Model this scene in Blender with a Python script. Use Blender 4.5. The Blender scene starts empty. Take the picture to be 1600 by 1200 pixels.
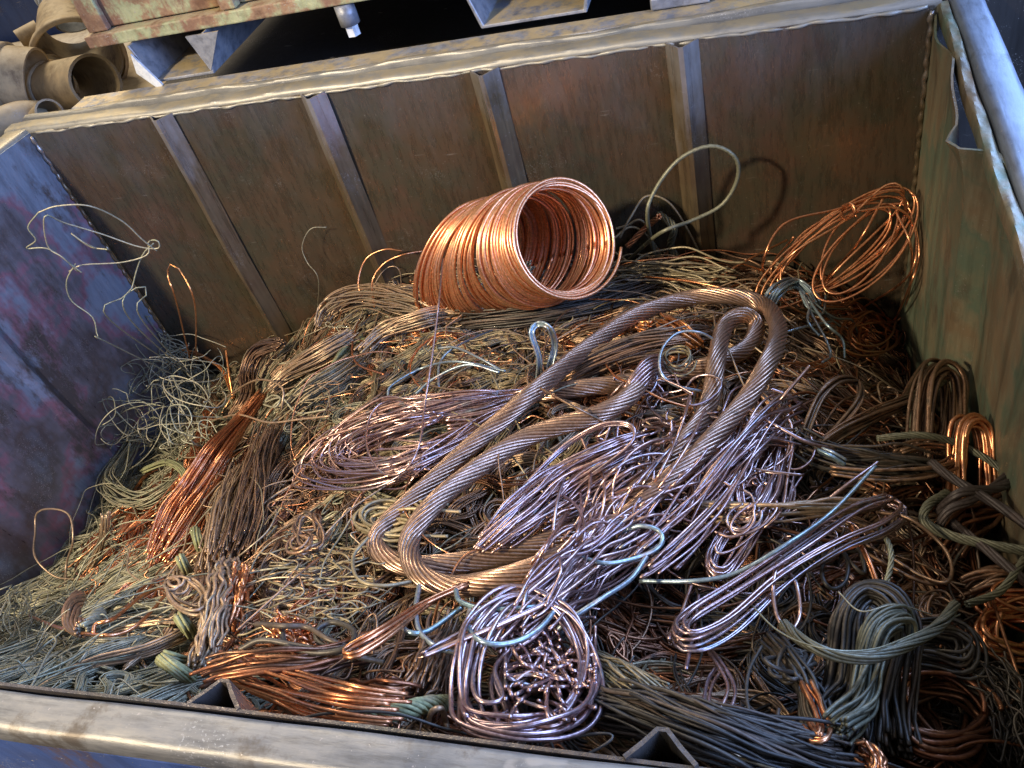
import bpy, math, random
import numpy as np
from mathutils import Matrix, Vector

# ------------------------------------------------------------------ camera, world, light
S = bpy.context.scene
L, W, H = 1.732, 1.15, 1.0          # bin length, depth and rim height (metres)
CM = np.array([[0.9512678810627645, 0.018898990219817557, 0.30778604033813717],
               [0.20315776258457452, 0.7124758118607609, -0.6716436116088497],
               [-0.2319834950163218, 0.7014421185543543, 0.673915879289093]])
CL = np.array([1.5130, -0.2338, 1.6028]); FP = 1332.5
cd = bpy.data.cameras.new('camera'); cam = bpy.data.objects.new('camera', cd); S.collection.objects.link(cam)
mw = Matrix([list(CM[i]) + [CL[i]] for i in range(3)] + [[0, 0, 0, 1]]); cam.matrix_world = mw
cd.sensor_width = 36; cd.lens = FP / 1600 * 36; cd.clip_start = .02; cd.clip_end = 100
cd.dof.use_dof = False
S.camera = cam
S.view_settings.view_transform = 'Standard'; S.view_settings.look = 'None'
S.view_settings.exposure = 0.0; S.view_settings.gamma = 1.0
try: S.view_settings.use_curve_mapping = False
except Exception: pass
wd = bpy.data.worlds.new('World'); S.world = wd; wd.use_nodes = True
wn = wd.node_tree; wn.nodes.clear()
wo = wn.nodes.new('ShaderNodeOutputWorld'); wb = wn.nodes.new('ShaderNodeBackground')
wb.inputs['Color'].default_value = (.68, .65, .66, 1); wb.inputs['Strength'].default_value = .60
wn.links.new(wb.outputs[0], wo.inputs[0])

def light(kind, name, loc, target, power, color, **kw):
    ld = bpy.data.lights.new(name, kind); o = bpy.data.objects.new(name, ld); S.collection.objects.link(o)
    o.location = loc
    o.rotation_euler = (Vector(target) - Vector(loc)).to_track_quat('-Z', 'Y').to_euler()
    ld.energy = power; ld.color = color
    for k, v in kw.items(): setattr(ld, k, v)
    return o
# added warm spot high at left, its cone shaped to darken the lower right
light('SPOT', 'warm_key_spot', (-1.15, -2.05, 3.9), (.64, .70, .6), 1650, (1, .82, .58), spot_size=math.radians(30), spot_blend=.8, shadow_soft_size=.15)
# two open hall doors that let blue daylight in
light('AREA', 'daylight_door', (3.4, 3.6, 3.4), (1.0, .5, .6), 420, (.30, .50, 1), shape='RECTANGLE', size=2.6, size_y=2.4)
light('AREA', 'daylight_door_side', (4.4, -.6, 2.3), (.2, .95, .75), 290, (.28, .46, 1), shape='RECTANGLE', size=1.8, size_y=2.0)
light('AREA', 'hall_roof_light', (-1.6, 3.4, 4.2), (.9, .5, .7), 130, (1, .84, .62), shape='RECTANGLE', size=1.4, size_y=.9)
S.cycles.max_bounces = 6; S.cycles.diffuse_bounces = 3; S.cycles.glossy_bounces = 4
S.cycles.caustics_reflective = False; S.cycles.caustics_refractive = False
S.cycles.sample_clamp_indirect = 4

rng = np.random.default_rng(7); random.seed(7)

# ------------------------------------------------------------------ pile surface
HP = np.array([(0, 1.15, .27), (.315, 1.15, .38), (.5, 1.15, .48), (.66, 1.15, .54), (.81, 1.15, .56), (1.18, 1.15, .55), (1.36, 1.15, .55),
    (1.54, 1.15, .50), (1.727, 1.15, .34), (0, .87, .27), (0, .67, .30), (0, .47, .32), (0, .3, .42), (0, 0, .62), (1.73, .9, .40), (1.73, .686, .56),
    (1.73, .41, .64), (1.73, .1, .70), (1.3, .66, .71), (1.5, .80, .64), (1.05, .38, .75), (.85, .5, .68), (1.2, .88, .62), (.3, 0, .80),
    (.6, 0, .87), (.9, 0, .90), (1.2, 0, .90), (1.5, 0, .88), (1.73, 0, .80), (1.6, .2, .70), (1.35, .2, .74), (.55, .3, .62), (.25, .2, .54),
    (.5, .75, .52), (.25, .7, .38), (.3, .95, .34), (1.5, .5, .70), (.8, .8, .62), (1.0, .14, .80), (1.6, 1.0, .50)])
def _k(r): return np.where(r > 1e-9, r * r * np.log(np.maximum(r, 1e-9)), 0)
_n = len(HP); _K = _k(np.linalg.norm(HP[:, None, :2] - HP[None, :, :2], axis=2)) + np.eye(_n) * .012
_P = np.c_[np.ones(_n), HP[:, :2]]
_A = np.block([[_K, _P], [_P.T, np.zeros((3, 3))]]); _c = np.linalg.solve(_A, np.r_[HP[:, 2], 0, 0, 0])
def hgt(x, y):
    x = np.asarray(x, float); y = np.asarray(y, float)
    r = np.sqrt((x[..., None] - HP[:, 0]) ** 2 + (y[..., None] - HP[:, 1]) ** 2)
    z = _k(r) @ _c[:_n] + _c[_n] + _c[_n + 1] * x + _c[_n + 2] * y
    return z + .008 * np.sin(23 * x + 3 * y) * np.sin(19 * y - 5 * x) + .006 * np.sin(47 * x - 9 * y + 1) * np.sin(41 * y + 2)
def ray(px, py):
    d = CM @ np.array([(px - 800) / FP, (600 - py) / FP, -1.]); return d / np.linalg.norm(d)
def on(px, py, dh=0.0):                      # a point dh above the heap
    d = ray(px, py); t = np.linspace(.4, 3.0, 260); p = CL + d * t[:, None]
    g = p[:, 2] - (hgt(p[:, 0], p[:, 1]) + dh)
    i = np.argmax(g < 0)
    if g[i] >= 0: i = len(t) - 1
    a, b = t[max(i - 1, 0)], t[i]
    for _ in range(14):
        m = (a + b) / 2; q = CL + d * m
        if q[2] - (float(hgt(q[0], q[1])) + dh) < 0: b = m
        else: a = m
    q = CL + d * a; q[1] = min(q[1], W - .012); q[0] = min(max(q[0], .01), L + .05)
    return q
def pl(px, py, ax, v):
    d = ray(px, py); return CL + d * ((v - CL[ax]) / d[ax])
def pix(p):
    q = (np.asarray(p) - CL) @ CM
    return np.stack([800 + FP * q[..., 0] / -q[..., 2], 600 - FP * q[..., 1] / -q[..., 2]], -1)
def pts(path, dh=.01):
    o = []
    for p in path:
        if len(p) == 4 and isinstance(p[2], str): o.append(pl(p[0], p[1], 'xyz'.index(p[2]), p[3]))
        else: o.append(on(p[0], p[1], p[2] if len(p) > 2 else dh))
    return np.array(o)

# ------------------------------------------------------------------ curves and tubes
def smooth(P, n, closed=False):
    P = np.asarray(P, float)
    if closed: Q = np.vstack([P[-1], P, P[0], P[1]])
    else: Q = np.vstack([2 * P[0] - P[1], P, 2 * P[-1] - P[-2]])
    out = []
    for i in range(1, len(Q) - 2):
        t = np.linspace(0, 1, 14, endpoint=False)[:, None]; a, b, c, d = Q[i - 1:i + 3]
        out.append(.5 * ((2 * b) + (c - a) * t + (2 * a - 5 * b + 4 * c - d) * t ** 2 + (3 * b - a - 3 * c + d) * t ** 3))
    out.append(Q[-2][None]); C = np.vstack(out)
    s = np.r_[0, np.cumsum(np.linalg.norm(np.diff(C, axis=0), axis=1))]
    u = np.linspace(0, s[-1], n)
    return np.stack([np.interp(u, s, C[:, k]) for k in range(3)], 1)
def frames(P):                               # P (M,N,3) -> tangent, normal, binormal
    T = np.gradient(P, axis=1); T /= np.linalg.norm(T, axis=2, keepdims=True) + 1e-12
    n = np.cross(T[:, 0], np.array([.31, .17, .93])); n /= np.linalg.norm(n, axis=1, keepdims=True) + 1e-12
    Nn = np.empty_like(P)
    for k in range(P.shape[1]):
        t = T[:, k]; n = n - t * np.sum(n * t, 1, keepdims=True); n /= np.linalg.norm(n, axis=1, keepdims=True) + 1e-12
        Nn[:, k] = n
    return T, Nn, np.cross(T, Nn)
def wob(M, N, amp, f=(1, 2.5, 5.5), wts=(1, .5, .22)):
    t = np.linspace(0, 1, N)[None, :, None]; o = 0
    for q, w in zip(f, wts):
        o = o + w * np.sin(2 * math.pi * (q * (.7 + .6 * rng.random((M, 1, 3))) * t + rng.random((M, 1, 3))))
    return o * np.asarray(amp).reshape(-1, 1, 1) * .6
class MB:                                    # tubes gathered into one mesh
    def __init__(s): s.v = []; s.f = []; s.t = []; s.n = 0
    def tubes(s, P, r, sides=5, tone=None, flat=1.0):
        M, N, _ = P.shape; T, A, B = frames(P)
        r = np.broadcast_to(np.asarray(r, float).reshape((-1, 1)) if np.ndim(r) < 2 else r, (M, N))
        a = np.arange(sides) * 2 * math.pi / sides
        V = P[:, :, None] + r[:, :, None, None] * (np.cos(a)[:, None] * A[:, :, None] + flat * np.sin(a)[:, None] * B[:, :, None])
        idx = s.n + np.arange(M * N * sides).reshape(M, N, sides); nx = np.roll(idx, -1, 2)
        q = np.stack([idx[:, :-1], nx[:, :-1], nx[:, 1:], idx[:, 1:]], -1).reshape(-1, 4)
        s.v.append(V.reshape(-1, 3)); s.f.append(q); s.f.append(idx[:, 0, ::-1].copy()); s.f.append(idx[:, -1].copy())
        tn = rng.random(M) if tone is None else np.broadcast_to(np.asarray(tone, float), (M,))
        s.t.append(np.repeat(tn, N * sides)); s.n += M * N * sides; return s
    def faces(s, V, F, tone=.5):
        V = np.asarray(V, float); 
        for f in F: s.f.append(np.array([f]) + s.n)
        s.v.append(V); s.t.append(np.full(len(V), tone)); s.n += len(V); return s
    def build(s, name, m, parent=None, sm=True, origin=None, **tags):
        V = np.vstack(s.v); me = bpy.data.meshes.new(name)
        if origin is None: origin = np.r_[V[:, :2].mean(0), V[:, 2].min()] if parent is None else np.zeros(3)
        V = V - origin
        me.vertices.add(len(V)); me.vertices.foreach_set('co', V.astype(np.float32).ravel())
        lt = np.concatenate([np.full(len(f), f.shape[1]) for f in s.f]); lv = np.concatenate([f.ravel() for f in s.f])
        me.loops.add(len(lv)); me.loops.foreach_set('vertex_index', lv.astype(np.int32))
        me.polygons.add(len(lt)); me.polygons.foreach_set('loop_start', np.r_[0, np.cumsum(lt)[:-1]].astype(np.int32))
        try: me.polygons.foreach_set('loop_total', lt.astype(np.int32))
        except Exception: pass
        me.update(calc_edges=True)
        me.polygons.foreach_set('use_smooth', np.full(len(lt), sm, dtype=bool))
        at = me.attributes.new('tone', 'FLOAT', 'POINT'); at.data.foreach_set('value', np.concatenate(s.t).astype(np.float32))
        me.materials.append(m); o = bpy.data.objects.new(name, me); S.collection.objects.link(o)
        if parent is not None: o.parent = parent
        o.location = origin
        for k, v in tags.items(): o[k] = v
        return o
def empty(name, loc=(0, 0, 0), **tags):
    o = bpy.data.objects.new(name, None); S.collection.objects.link(o); o.location = loc; o.empty_display_size = .05
    for k, v in tags.items(): o[k] = v
    return o
def bez_bevel(o, w=.003, seg=2):
    m = o.modifiers.new('b', 'BEVEL'); m.width = w; m.segments = seg; m.limit_method = 'ANGLE'; m.angle_limit = math.radians(35)
def boxm(mb, lo, hi):
    x0, y0, z0 = lo; x1, y1, z1 = hi
    return mb.faces([(x0, y0, z0), (x1, y0, z0), (x1, y1, z0), (x0, y1, z0), (x0, y0, z1), (x1, y0, z1), (x1, y1, z1), (x0, y1, z1)],
        [(0, 3, 2, 1), (4, 5, 6, 7), (0, 1, 5, 4), (1, 2, 6, 5), (2, 3, 7, 6), (3, 0, 4, 7)])

# ------------------------------------------------------------------ materials
def nodes(name):
    m = bpy.data.materials.new(name); m.use_nodes = True; t = m.node_tree; t.nodes.clear()
    o = t.nodes.new('ShaderNodeOutputMaterial'); b = t.nodes.new('ShaderNodeBsdfPrincipled'); t.links.new(b.outputs[0], o.inputs[0])
    return m, t, b
def N(t, kind, **kw):
    n = t.nodes.new(kind)
    for k, v in kw.items():
        if k in n.inputs: n.inputs[k].default_value = v
        else: setattr(n, k, v)
    return n
def ramp(t, fac, stops):
    r = t.nodes.new('ShaderNodeValToRGB'); e = r.color_ramp.elements
    while len(e) < len(stops): e.new(.5)
    for q, (p, c) in zip(e, stops): q.position = p; q.color = (*c, 1)
    t.links.new(fac, r.inputs[0]); return r
def noise(t, scale, detail=4, rough=.6, sc=(1, 1, 1), rot=(0, 0, 0)):
    tc = N(t, 'ShaderNodeNewGeometry'); mp = N(t, 'ShaderNodeMapping'); mp.inputs['Scale'].default_value = sc; mp.inputs['Rotation'].default_value = rot
    n = N(t, 'ShaderNodeTexNoise'); n.inputs['Scale'].default_value = scale; n.inputs['Detail'].default_value = detail; n.inputs['Roughness'].default_value = rough
    t.links.new(tc.outputs['Position'], mp.inputs[0]); t.links.new(mp.outputs[0], n.inputs['Vector']); return n.outputs['Fac']
def mixc(t, fac, a, b, mode='MIX'):
    m = t.nodes.new('ShaderNodeMix'); m.data_type = 'RGBA'; m.blend_type = mode
    for s_, v in ((m.inputs[0], fac), (m.inputs[6], a), (m.inputs[7], b)):
        if hasattr(v, 'links') or hasattr(v, 'is_output'): t.links.new(v, s_)
        elif isinstance(v, (int, float)): s_.default_value = v
        else: s_.default_value = (*v, 1)
    return m.outputs[2]
def wire_mat(name, cols, metal=.85, rough=.42, patch=None, pamt=.5, rv=.12):
    m, t, b = nodes(name)
    a = N(t, 'ShaderNodeAttribute', attribute_name='tone')
    r = ramp(t, a.outputs['Fac'], [(i / (len(cols) - 1), c) for i, c in enumerate(cols)])
    n1 = noise(t, 38, 3, .6); col = r.outputs[0]
    if patch is not None:
        f = ramp(t, n1, [(pamt, (0, 0, 0)), (pamt + .16, (1, 1, 1))]); col = mixc(t, f.outputs[0], col, patch)
    n2 = noise(t, 260, 2, .6); f2 = ramp(t, n2, [(.3, (.62, .60, .58)), (.7, (1.12, 1.12, 1.12))]); col = mixc(t, 1.0, col, f2.outputs[0], 'MULTIPLY')
    t.links.new(col, b.inputs['Base Color'])
    mr = N(t, 'ShaderNodeMapRange'); mr.inputs[3].default_value = rough - rv; mr.inputs[4].default_value = rough + rv; t.links.new(n1, mr.inputs[0]); t.links.new(mr.outputs[0], b.inputs['Roughness'])
    b.inputs['Metallic'].default_value = metal
    return m
M = {}
M['bright'] = wire_mat('bright_copper', [(.92, .42, .22), (.96, .48, .26), (.97, .54, .31)], .9, .34, None, rv=.05)
M['copper'] = wire_mat('copper', [(.72, .30, .13), (.85, .42, .22), (.62, .25, .12)], .95, .32, (.35, .19, .11), .56)
M['orange'] = wire_mat('copper_strip', [(.75, .36, .15), (.70, .28, .10)], .9, .35, (.45, .22, .1), .6)
M['tan'] = wire_mat('tarnished_copper', [(.44, .30, .19), (.58, .40, .25), (.36, .25, .16), (.40, .33, .23)], .6, .44, (.22, .18, .13), .56)
M['brown'] = wire_mat('brown_copper', [(.24, .145, .09), (.34, .20, .12), (.20, .14, .095), (.42, .25, .15)], .7, .42, (.13, .10, .07), .55)
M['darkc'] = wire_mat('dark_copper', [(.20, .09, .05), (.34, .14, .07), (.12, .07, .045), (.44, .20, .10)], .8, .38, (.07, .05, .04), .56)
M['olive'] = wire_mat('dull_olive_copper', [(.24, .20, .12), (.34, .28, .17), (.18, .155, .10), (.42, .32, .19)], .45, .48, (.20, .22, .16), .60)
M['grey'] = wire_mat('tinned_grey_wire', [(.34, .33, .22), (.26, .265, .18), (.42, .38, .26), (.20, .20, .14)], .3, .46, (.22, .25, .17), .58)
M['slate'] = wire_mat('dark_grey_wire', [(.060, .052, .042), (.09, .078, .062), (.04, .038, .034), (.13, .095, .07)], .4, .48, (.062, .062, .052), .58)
M['lilac'] = wire_mat('clean_pinkish_copper', [(.56, .38, .34), (.48, .35, .36), (.66, .42, .33), (.42, .35, .38)], .95, .32, (.32, .38, .42), .60)
M['cable'] = wire_mat('cable_copper', [(.42, .27, .19), (.48, .32, .23), (.35, .235, .17)], .85, .33, (.22, .155, .115), .56)
M['teal'] = wire_mat('blue_green_copper', [(.30, .38, .42), (.38, .44, .47), (.24, .36, .40)], .7, .36, (.50, .38, .34), .58)
M['verdigris'] = wire_mat('verdigris', [(.22, .24, .12), (.32, .33, .17), (.18, .20, .11)], .1, .75, (.26, .21, .12), .54)
M['black'] = wire_mat('black_cable', [(.045, .035, .032), (.065, .05, .045)], .2, .5, (.09, .06, .05), .6)
M['green'] = wire_mat('green_grey_cable', [(.13, .13, .09), (.18, .18, .12), (.10, .105, .075)], .3, .5, (.22, .20, .14), .58)
M['core'] = wire_mat('gap_shade', [(.03, .02, .015), (.045, .03, .02)], .2, .8)

def painted_metal(name, stops, metal, rough, streak=(1, 1, .06), sscale=60, spots=None, spot_at=.64, bump=.25, big=3.0, rough_var=.12, dust=None, coat=0, contrast=1.0, top_sheen=None):
    m, t, b = nodes(name)
    n0 = noise(t, big, 5, .62); c = ramp(t, n0, stops).outputs[0]
    n1 = noise(t, sscale, 5, .7, streak); f1 = ramp(t, n1, [(.3, (.62, .60, .58)), (.5, (1, 1, 1)), (.74, (1.25, 1.2, 1.12))]); c = mixc(t, contrast, c, f1.outputs[0], 'MULTIPLY')
    if spots:
        n2 = noise(t, 9, 7, .72, (1, 1, .45)); f2 = ramp(t, n2, [(spot_at - .06, (0, 0, 0)), (spot_at + .03, (1, 1, 1))]); c = mixc(t, f2.outputs[0], c, spots)
    n3 = noise(t, 190, 3, .7); f3 = ramp(t, n3, [(.68, (0, 0, 0)), (.71, (1, 1, 1))])
    c = mixc(t, f3.outputs[0], c, (.34, .31, .27))
    n4 = noise(t, 420, 2, .6); f4 = ramp(t, n4, [(.60, (0, 0, 0)), (.66, (1, 1, 1))]); n4b = noise(t, 7, 3, .6); f4b = ramp(t, n4b, [(.56, (0, 0, 0)), (.64, (.8, .8, .8))])
    c = mixc(t, mixc(t, 1.0, f4.outputs[0], f4b.outputs[0], 'MULTIPLY'), c, (.40, .39, .36))
    n5 = noise(t, 240, 2, .5, (.09, .2, 1), (.3, .9, .1)); f5 = ramp(t, n5, [(.73, (0, 0, 0)), (.76, (.6, .6, .6))]); c = mixc(t, f5.outputs[0], c, (.36, .33, .28))
    if top_sheen:                                 # pale sheen of reflected daylight painted along the top of the sheet
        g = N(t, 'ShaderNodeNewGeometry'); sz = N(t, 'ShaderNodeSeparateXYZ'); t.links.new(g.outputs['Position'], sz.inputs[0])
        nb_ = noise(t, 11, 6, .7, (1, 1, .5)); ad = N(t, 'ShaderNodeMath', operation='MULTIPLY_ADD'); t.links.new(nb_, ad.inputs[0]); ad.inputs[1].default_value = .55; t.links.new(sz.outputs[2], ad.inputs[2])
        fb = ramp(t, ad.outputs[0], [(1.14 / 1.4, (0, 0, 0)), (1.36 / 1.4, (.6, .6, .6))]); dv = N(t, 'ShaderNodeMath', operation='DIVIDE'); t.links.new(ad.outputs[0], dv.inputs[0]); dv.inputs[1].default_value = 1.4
        t.links.new(dv.outputs[0], fb.inputs[0]); c = mixc(t, fb.outputs[0], c, top_sheen)
    if dust:
        g = N(t, 'ShaderNodeNewGeometry'); sx = N(t, 'ShaderNodeSeparateXYZ'); t.links.new(g.outputs['Normal'], sx.inputs[0])
        nd = noise(t, 25, 5, .7); mm = N(t, 'ShaderNodeMath', operation='MULTIPLY'); t.links.new(sx.outputs[2], mm.inputs[0]); t.links.new(nd, mm.inputs[1])
        fd = ramp(t, mm.outputs[0], [(.38, (0, 0, 0)), (.56, (1, 1, 1))]); c = mixc(t, fd.outputs[0], c, dust)
    t.links.new(c, b.inputs['Base Color']); b.inputs['Metallic'].default_value = metal
    mr = N(t, 'ShaderNodeMapRange'); mr.inputs[1].default_value = .3; mr.inputs[2].default_value = .7
    mr.inputs[3].default_value = rough - rough_var; mr.inputs[4].default_value = rough + rough_var; t.links.new(n1, mr.inputs[0]); t.links.new(mr.outputs[0], b.inputs['Roughness'])
    bp = N(t, 'ShaderNodeBump'); bp.inputs['Strength'].default_value = bump; bp.inputs['Distance'].default_value = .004
    t.links.new(n1, bp.inputs['Height']); t.links.new(bp.outputs[0], b.inputs['Normal'])
    return m
M['wall'] = painted_metal('worn_brown_steel', [(.32, (.12, .10, .068)), (.44, (.145, .100, .064)), (.54, (.11, .10, .068)), (.64, (.15, .098, .068)), (.74, (.13, .108, .072))], .7, .30, sscale=110, streak=(1, 1, .16), contrast=.55, big=4.5, top_sheen=(.20, .20, .21), spots=(.125, .088, .052), bump=.3)
M['rib'] = painted_metal('rubbed_rib_sheen_steel', [(.3, (.13, .10, .06)), (.5, (.18, .135, .08)), (.7, (.13, .085, .055))], .6, .33, sscale=75, big=6, top_sheen=(.50, .52, .56), bump=.2)  # pale upper tint paints a blue-white highlight onto the worn ribs
M['wallL'] = painted_metal('worn_steel_reflection_tint', [(.30, (.26, .33, .42)), (.46, (.27, .31, .38)), (.515, (.32, .17, .21)), (.55, (.20, .19, .21)), (.62, (.14, .12, .115)), (.74, (.22, .27, .33))], .6, .38, streak=(1, 1, .16), contrast=.6, spots=(.12, .10, .09), spot_at=.58, bump=.25, big=3.4, top_sheen=(.30, .34, .40))  # blue and magenta stops paint reflected blue light into the colour
M['wallR'] = painted_metal('green_worn_steel', [(.3, (.20, .18, .11)), (.44, (.13, .17, .115)), (.52, (.22, .19, .12)), (.60, (.22, .16, .095)), (.70, (.17, .15, .095))], .30, .50, streak=(1, 1, .10), sscale=28, spots=(.12, .10, .065), spot_at=.60, bump=.35, big=6.5)
M['rim'] = painted_metal('worn_grey_steel', [(.3, (.20, .21, .20)), (.5, (.27, .26, .22)), (.7, (.15, .15, .14))], .4, .46, contrast=.5, rough_var=.06, streak=(.12, 1, 1), sscale=170, dust=(.34, .29, .19), bump=.14, big=7)
M['rimf'] = painted_metal('worn_front_steel', [(.3, (.19, .19, .18)), (.5, (.24, .23, .20)), (.7, (.15, .15, .14))], .4, .48, contrast=.8, rough_var=.08, streak=(.15, 1, 1), sscale=170, spots=(.12, .10, .075), spot_at=.60, dust=None, bump=.14, big=14)
M['rimr'] = painted_metal('blue_grey_steel', [(.3, (.15, .18, .23)), (.6, (.20, .23, .28)), (.8, (.13, .14, .15))], .35, .48, contrast=.8, rough_var=.07, spots=(.10, .11, .12), spot_at=.62, streak=(1, .15, 1), sscale=170, bump=.08, big=5)
M['blue'] = painted_metal('blue_paint', [(.3, (.03, .05, .14)), (.6, (.05, .09, .24)), (.8, (.05, .05, .07))], .1, .45, sscale=20, spots=(.10, .06, .04), bump=.1)
M['rust'] = painted_metal('rusty_green_steel', [(.36, (.16, .085, .05)), (.46, (.30, .19, .11)), (.52, (.34, .36, .20)), (.64, (.42, .42, .24)), (.74, (.24, .13, .08))], .1, .75, streak=(1, 1, 1), sscale=30, spots=(.22, .12, .075), spot_at=.54, bump=.8, big=12, dust=(.40, .32, .19))
M['foot'] = painted_metal('dusty_grey_steel', [(.3, (.20, .22, .26)), (.6, (.30, .31, .33)), (.8, (.17, .14, .12))], .4, .5, streak=(1, 1, 1), sscale=40, dust=(.50, .40, .23), bump=.4, big=10)
M['plastic'] = painted_metal('dusty_tan_plastic', [(.3, (.34, .25, .14)), (.5, (.44, .34, .20)), (.7, (.26, .19, .11))], 0, .6, streak=(1, 1, 1), sscale=24, spots=(.16, .11, .07), bump=.35, big=9, dust=(.50, .40, .24))
M['dark'] = painted_metal('dark_steel', [(.3, (.02, .018, .016)), (.7, (.04, .035, .03))], .1, .7, bump=.1)
M['ground'] = painted_metal('dark_concrete', [(.3, (.035, .03, .026)), (.7, (.06, .052, .045))], 0, .85, streak=(1, 1, 1), bump=.3)
M['white'] = painted_metal('white_plastic', [(.3, (.5, .55, .6)), (.7, (.65, .68, .7))], 0, .5, streak=(1, 1, 1), bump=.1)

#STRUCTURE
# ------------------------------------------------------------------ the hall floor and back
mb = MB(); mb.faces([(-30, -30, 0), (30, -30, 0), (30, 30, 0), (-30, 30, 0)], [(0, 1, 2, 3)]); mb.build('ground', M['ground'], sm=False, origin=(0, 0, 0), kind='structure')
mb = MB(); boxm(mb, (-9, 7, .01), (9, 7.2, 6)); mb.build('hall_wall', M['dark'], sm=False, kind='structure')

# ------------------------------------------------------------------ the scrap bin
binr = empty('scrap_bin', (L / 2, W / 2, 0), label='worn open steel scrap bin with ribbed walls, heaped with copper wire', category='scrap bin')
BO = np.array([L / 2, W / 2, 0])
def sheet(name, U, Z, fn, m, thick=.003, tag_label=None):       # a bent sheet over a (u, z) grid
    P = np.array([[fn(u, z) for u in U] for z in Z]) - BO; nu, nz = len(U), len(Z)
    i = np.arange(nu * nz).reshape(nz, nu)
    mb = MB(); mb.v.append(P.reshape(-1, 3)); mb.f.append(np.stack([i[:-1, :-1], i[:-1, 1:], i[1:, 1:], i[1:, :-1]], -1).reshape(-1, 4)); mb.t.append(np.zeros(nu * nz)); mb.n = nu * nz
    o = mb.build(name, m, binr)
    s_ = o.modifiers.new('s', 'SOLIDIFY'); s_.thickness = thick; s_.offset = 0
    a = o.modifiers.new('e', 'EDGE_SPLIT'); a.split_angle = math.radians(26)
    if tag_label: o['label'] = tag_label
    return o
def dent(a, b): return .0022 * math.sin(5.1 * a + 1.3) * math.sin(4.3 * b) + .0014 * math.sin(13 * a + 2 * b) * math.sin(9 * b + 2)
ribs = [.335, .678, 1.018, 1.358]; RW, RP = .026, .027
def ribu(lo, hi, cs, w, step=.02):
    u = set(np.round(np.arange(lo, hi + 1e-6, step), 4)) | {lo, hi}
    u = {q for q in u if all(abs(q - c) > w + .004 for c in cs)}
    for c in cs: u |= {c - w - .003, c - w, c - w * .45, c - .003, c + .003, c + w * .45, c + w, c + w + .003}
    return sorted(u)
Zs = np.linspace(.02, H - .004, 34)
def back_rib_less(u, z): return (u, W + dent(u, z) * (1 if z < .97 else .3), z)
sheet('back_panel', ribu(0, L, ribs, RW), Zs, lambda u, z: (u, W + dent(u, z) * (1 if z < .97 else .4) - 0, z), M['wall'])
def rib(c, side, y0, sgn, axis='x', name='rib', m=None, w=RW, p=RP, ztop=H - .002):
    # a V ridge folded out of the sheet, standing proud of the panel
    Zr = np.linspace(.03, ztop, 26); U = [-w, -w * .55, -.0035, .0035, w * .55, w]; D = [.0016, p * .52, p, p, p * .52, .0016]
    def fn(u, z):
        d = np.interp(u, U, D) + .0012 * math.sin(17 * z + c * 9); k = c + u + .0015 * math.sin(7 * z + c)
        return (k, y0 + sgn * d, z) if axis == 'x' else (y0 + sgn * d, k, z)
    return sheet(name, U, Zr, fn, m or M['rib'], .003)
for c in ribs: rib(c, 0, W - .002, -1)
sheet('end_panel', list(np.linspace(0, W, 40)), Zs, lambda u, z: (dent(u + 1, z) - .20 * u * min(1, max(0, (z - .15) / .8)) - .004, W - u, z), M['wallL'], tag_label='left end panel with blue and red reflections put into its colour')
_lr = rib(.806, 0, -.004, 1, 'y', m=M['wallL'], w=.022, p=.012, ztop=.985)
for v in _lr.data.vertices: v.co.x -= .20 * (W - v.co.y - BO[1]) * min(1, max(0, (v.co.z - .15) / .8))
def rfn(u, z):
    y = W - u; t = z / H
    d = .022 * np.exp(-((y - .74) / .035) ** 2) * 0
    fold = .030 * np.clip((.765 - y) / .02, 0, 1)                     # the panel steps out past the fold
    bent = .006 * max(0, (z - .90) / .10) ** 2 * (1 + .9 * math.sin(y * 17 + .6) + .6 * math.sin(y * 41 + 1)) + .012 * math.exp(-((y - .80) / .02) ** 2) * max(0, (z - .93) / .07) ** 2
    return (L + dent(u + 2, z) * 1.6 + fold - bent * np.clip((W - y) / .08, 0, 1), y, z - .02 * max(0, (z - .9) / .1) * abs(math.sin(y * 13)))
sheet('end_panel', sorted(set(list(np.linspace(0, W, 56)) + [W - .765, W - .745])), np.linspace(.02, H - .004, 48), rfn, M['wallR'], tag_label='right end panel, olive green and torn along its bent top edge')
fr = [1.052, 1.422]
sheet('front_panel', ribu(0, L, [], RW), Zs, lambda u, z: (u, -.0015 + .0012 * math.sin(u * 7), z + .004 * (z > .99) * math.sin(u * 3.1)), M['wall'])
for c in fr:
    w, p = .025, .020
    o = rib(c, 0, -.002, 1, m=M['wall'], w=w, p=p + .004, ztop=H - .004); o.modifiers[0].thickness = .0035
mb = MB(); boxm(mb, (-.02 - BO[0], -.02 - BO[1], .012), (L + .02 - BO[0], W + .02 - BO[1], .018)); mb.build('base_plate', M['dark'], binr, sm=False)
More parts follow.
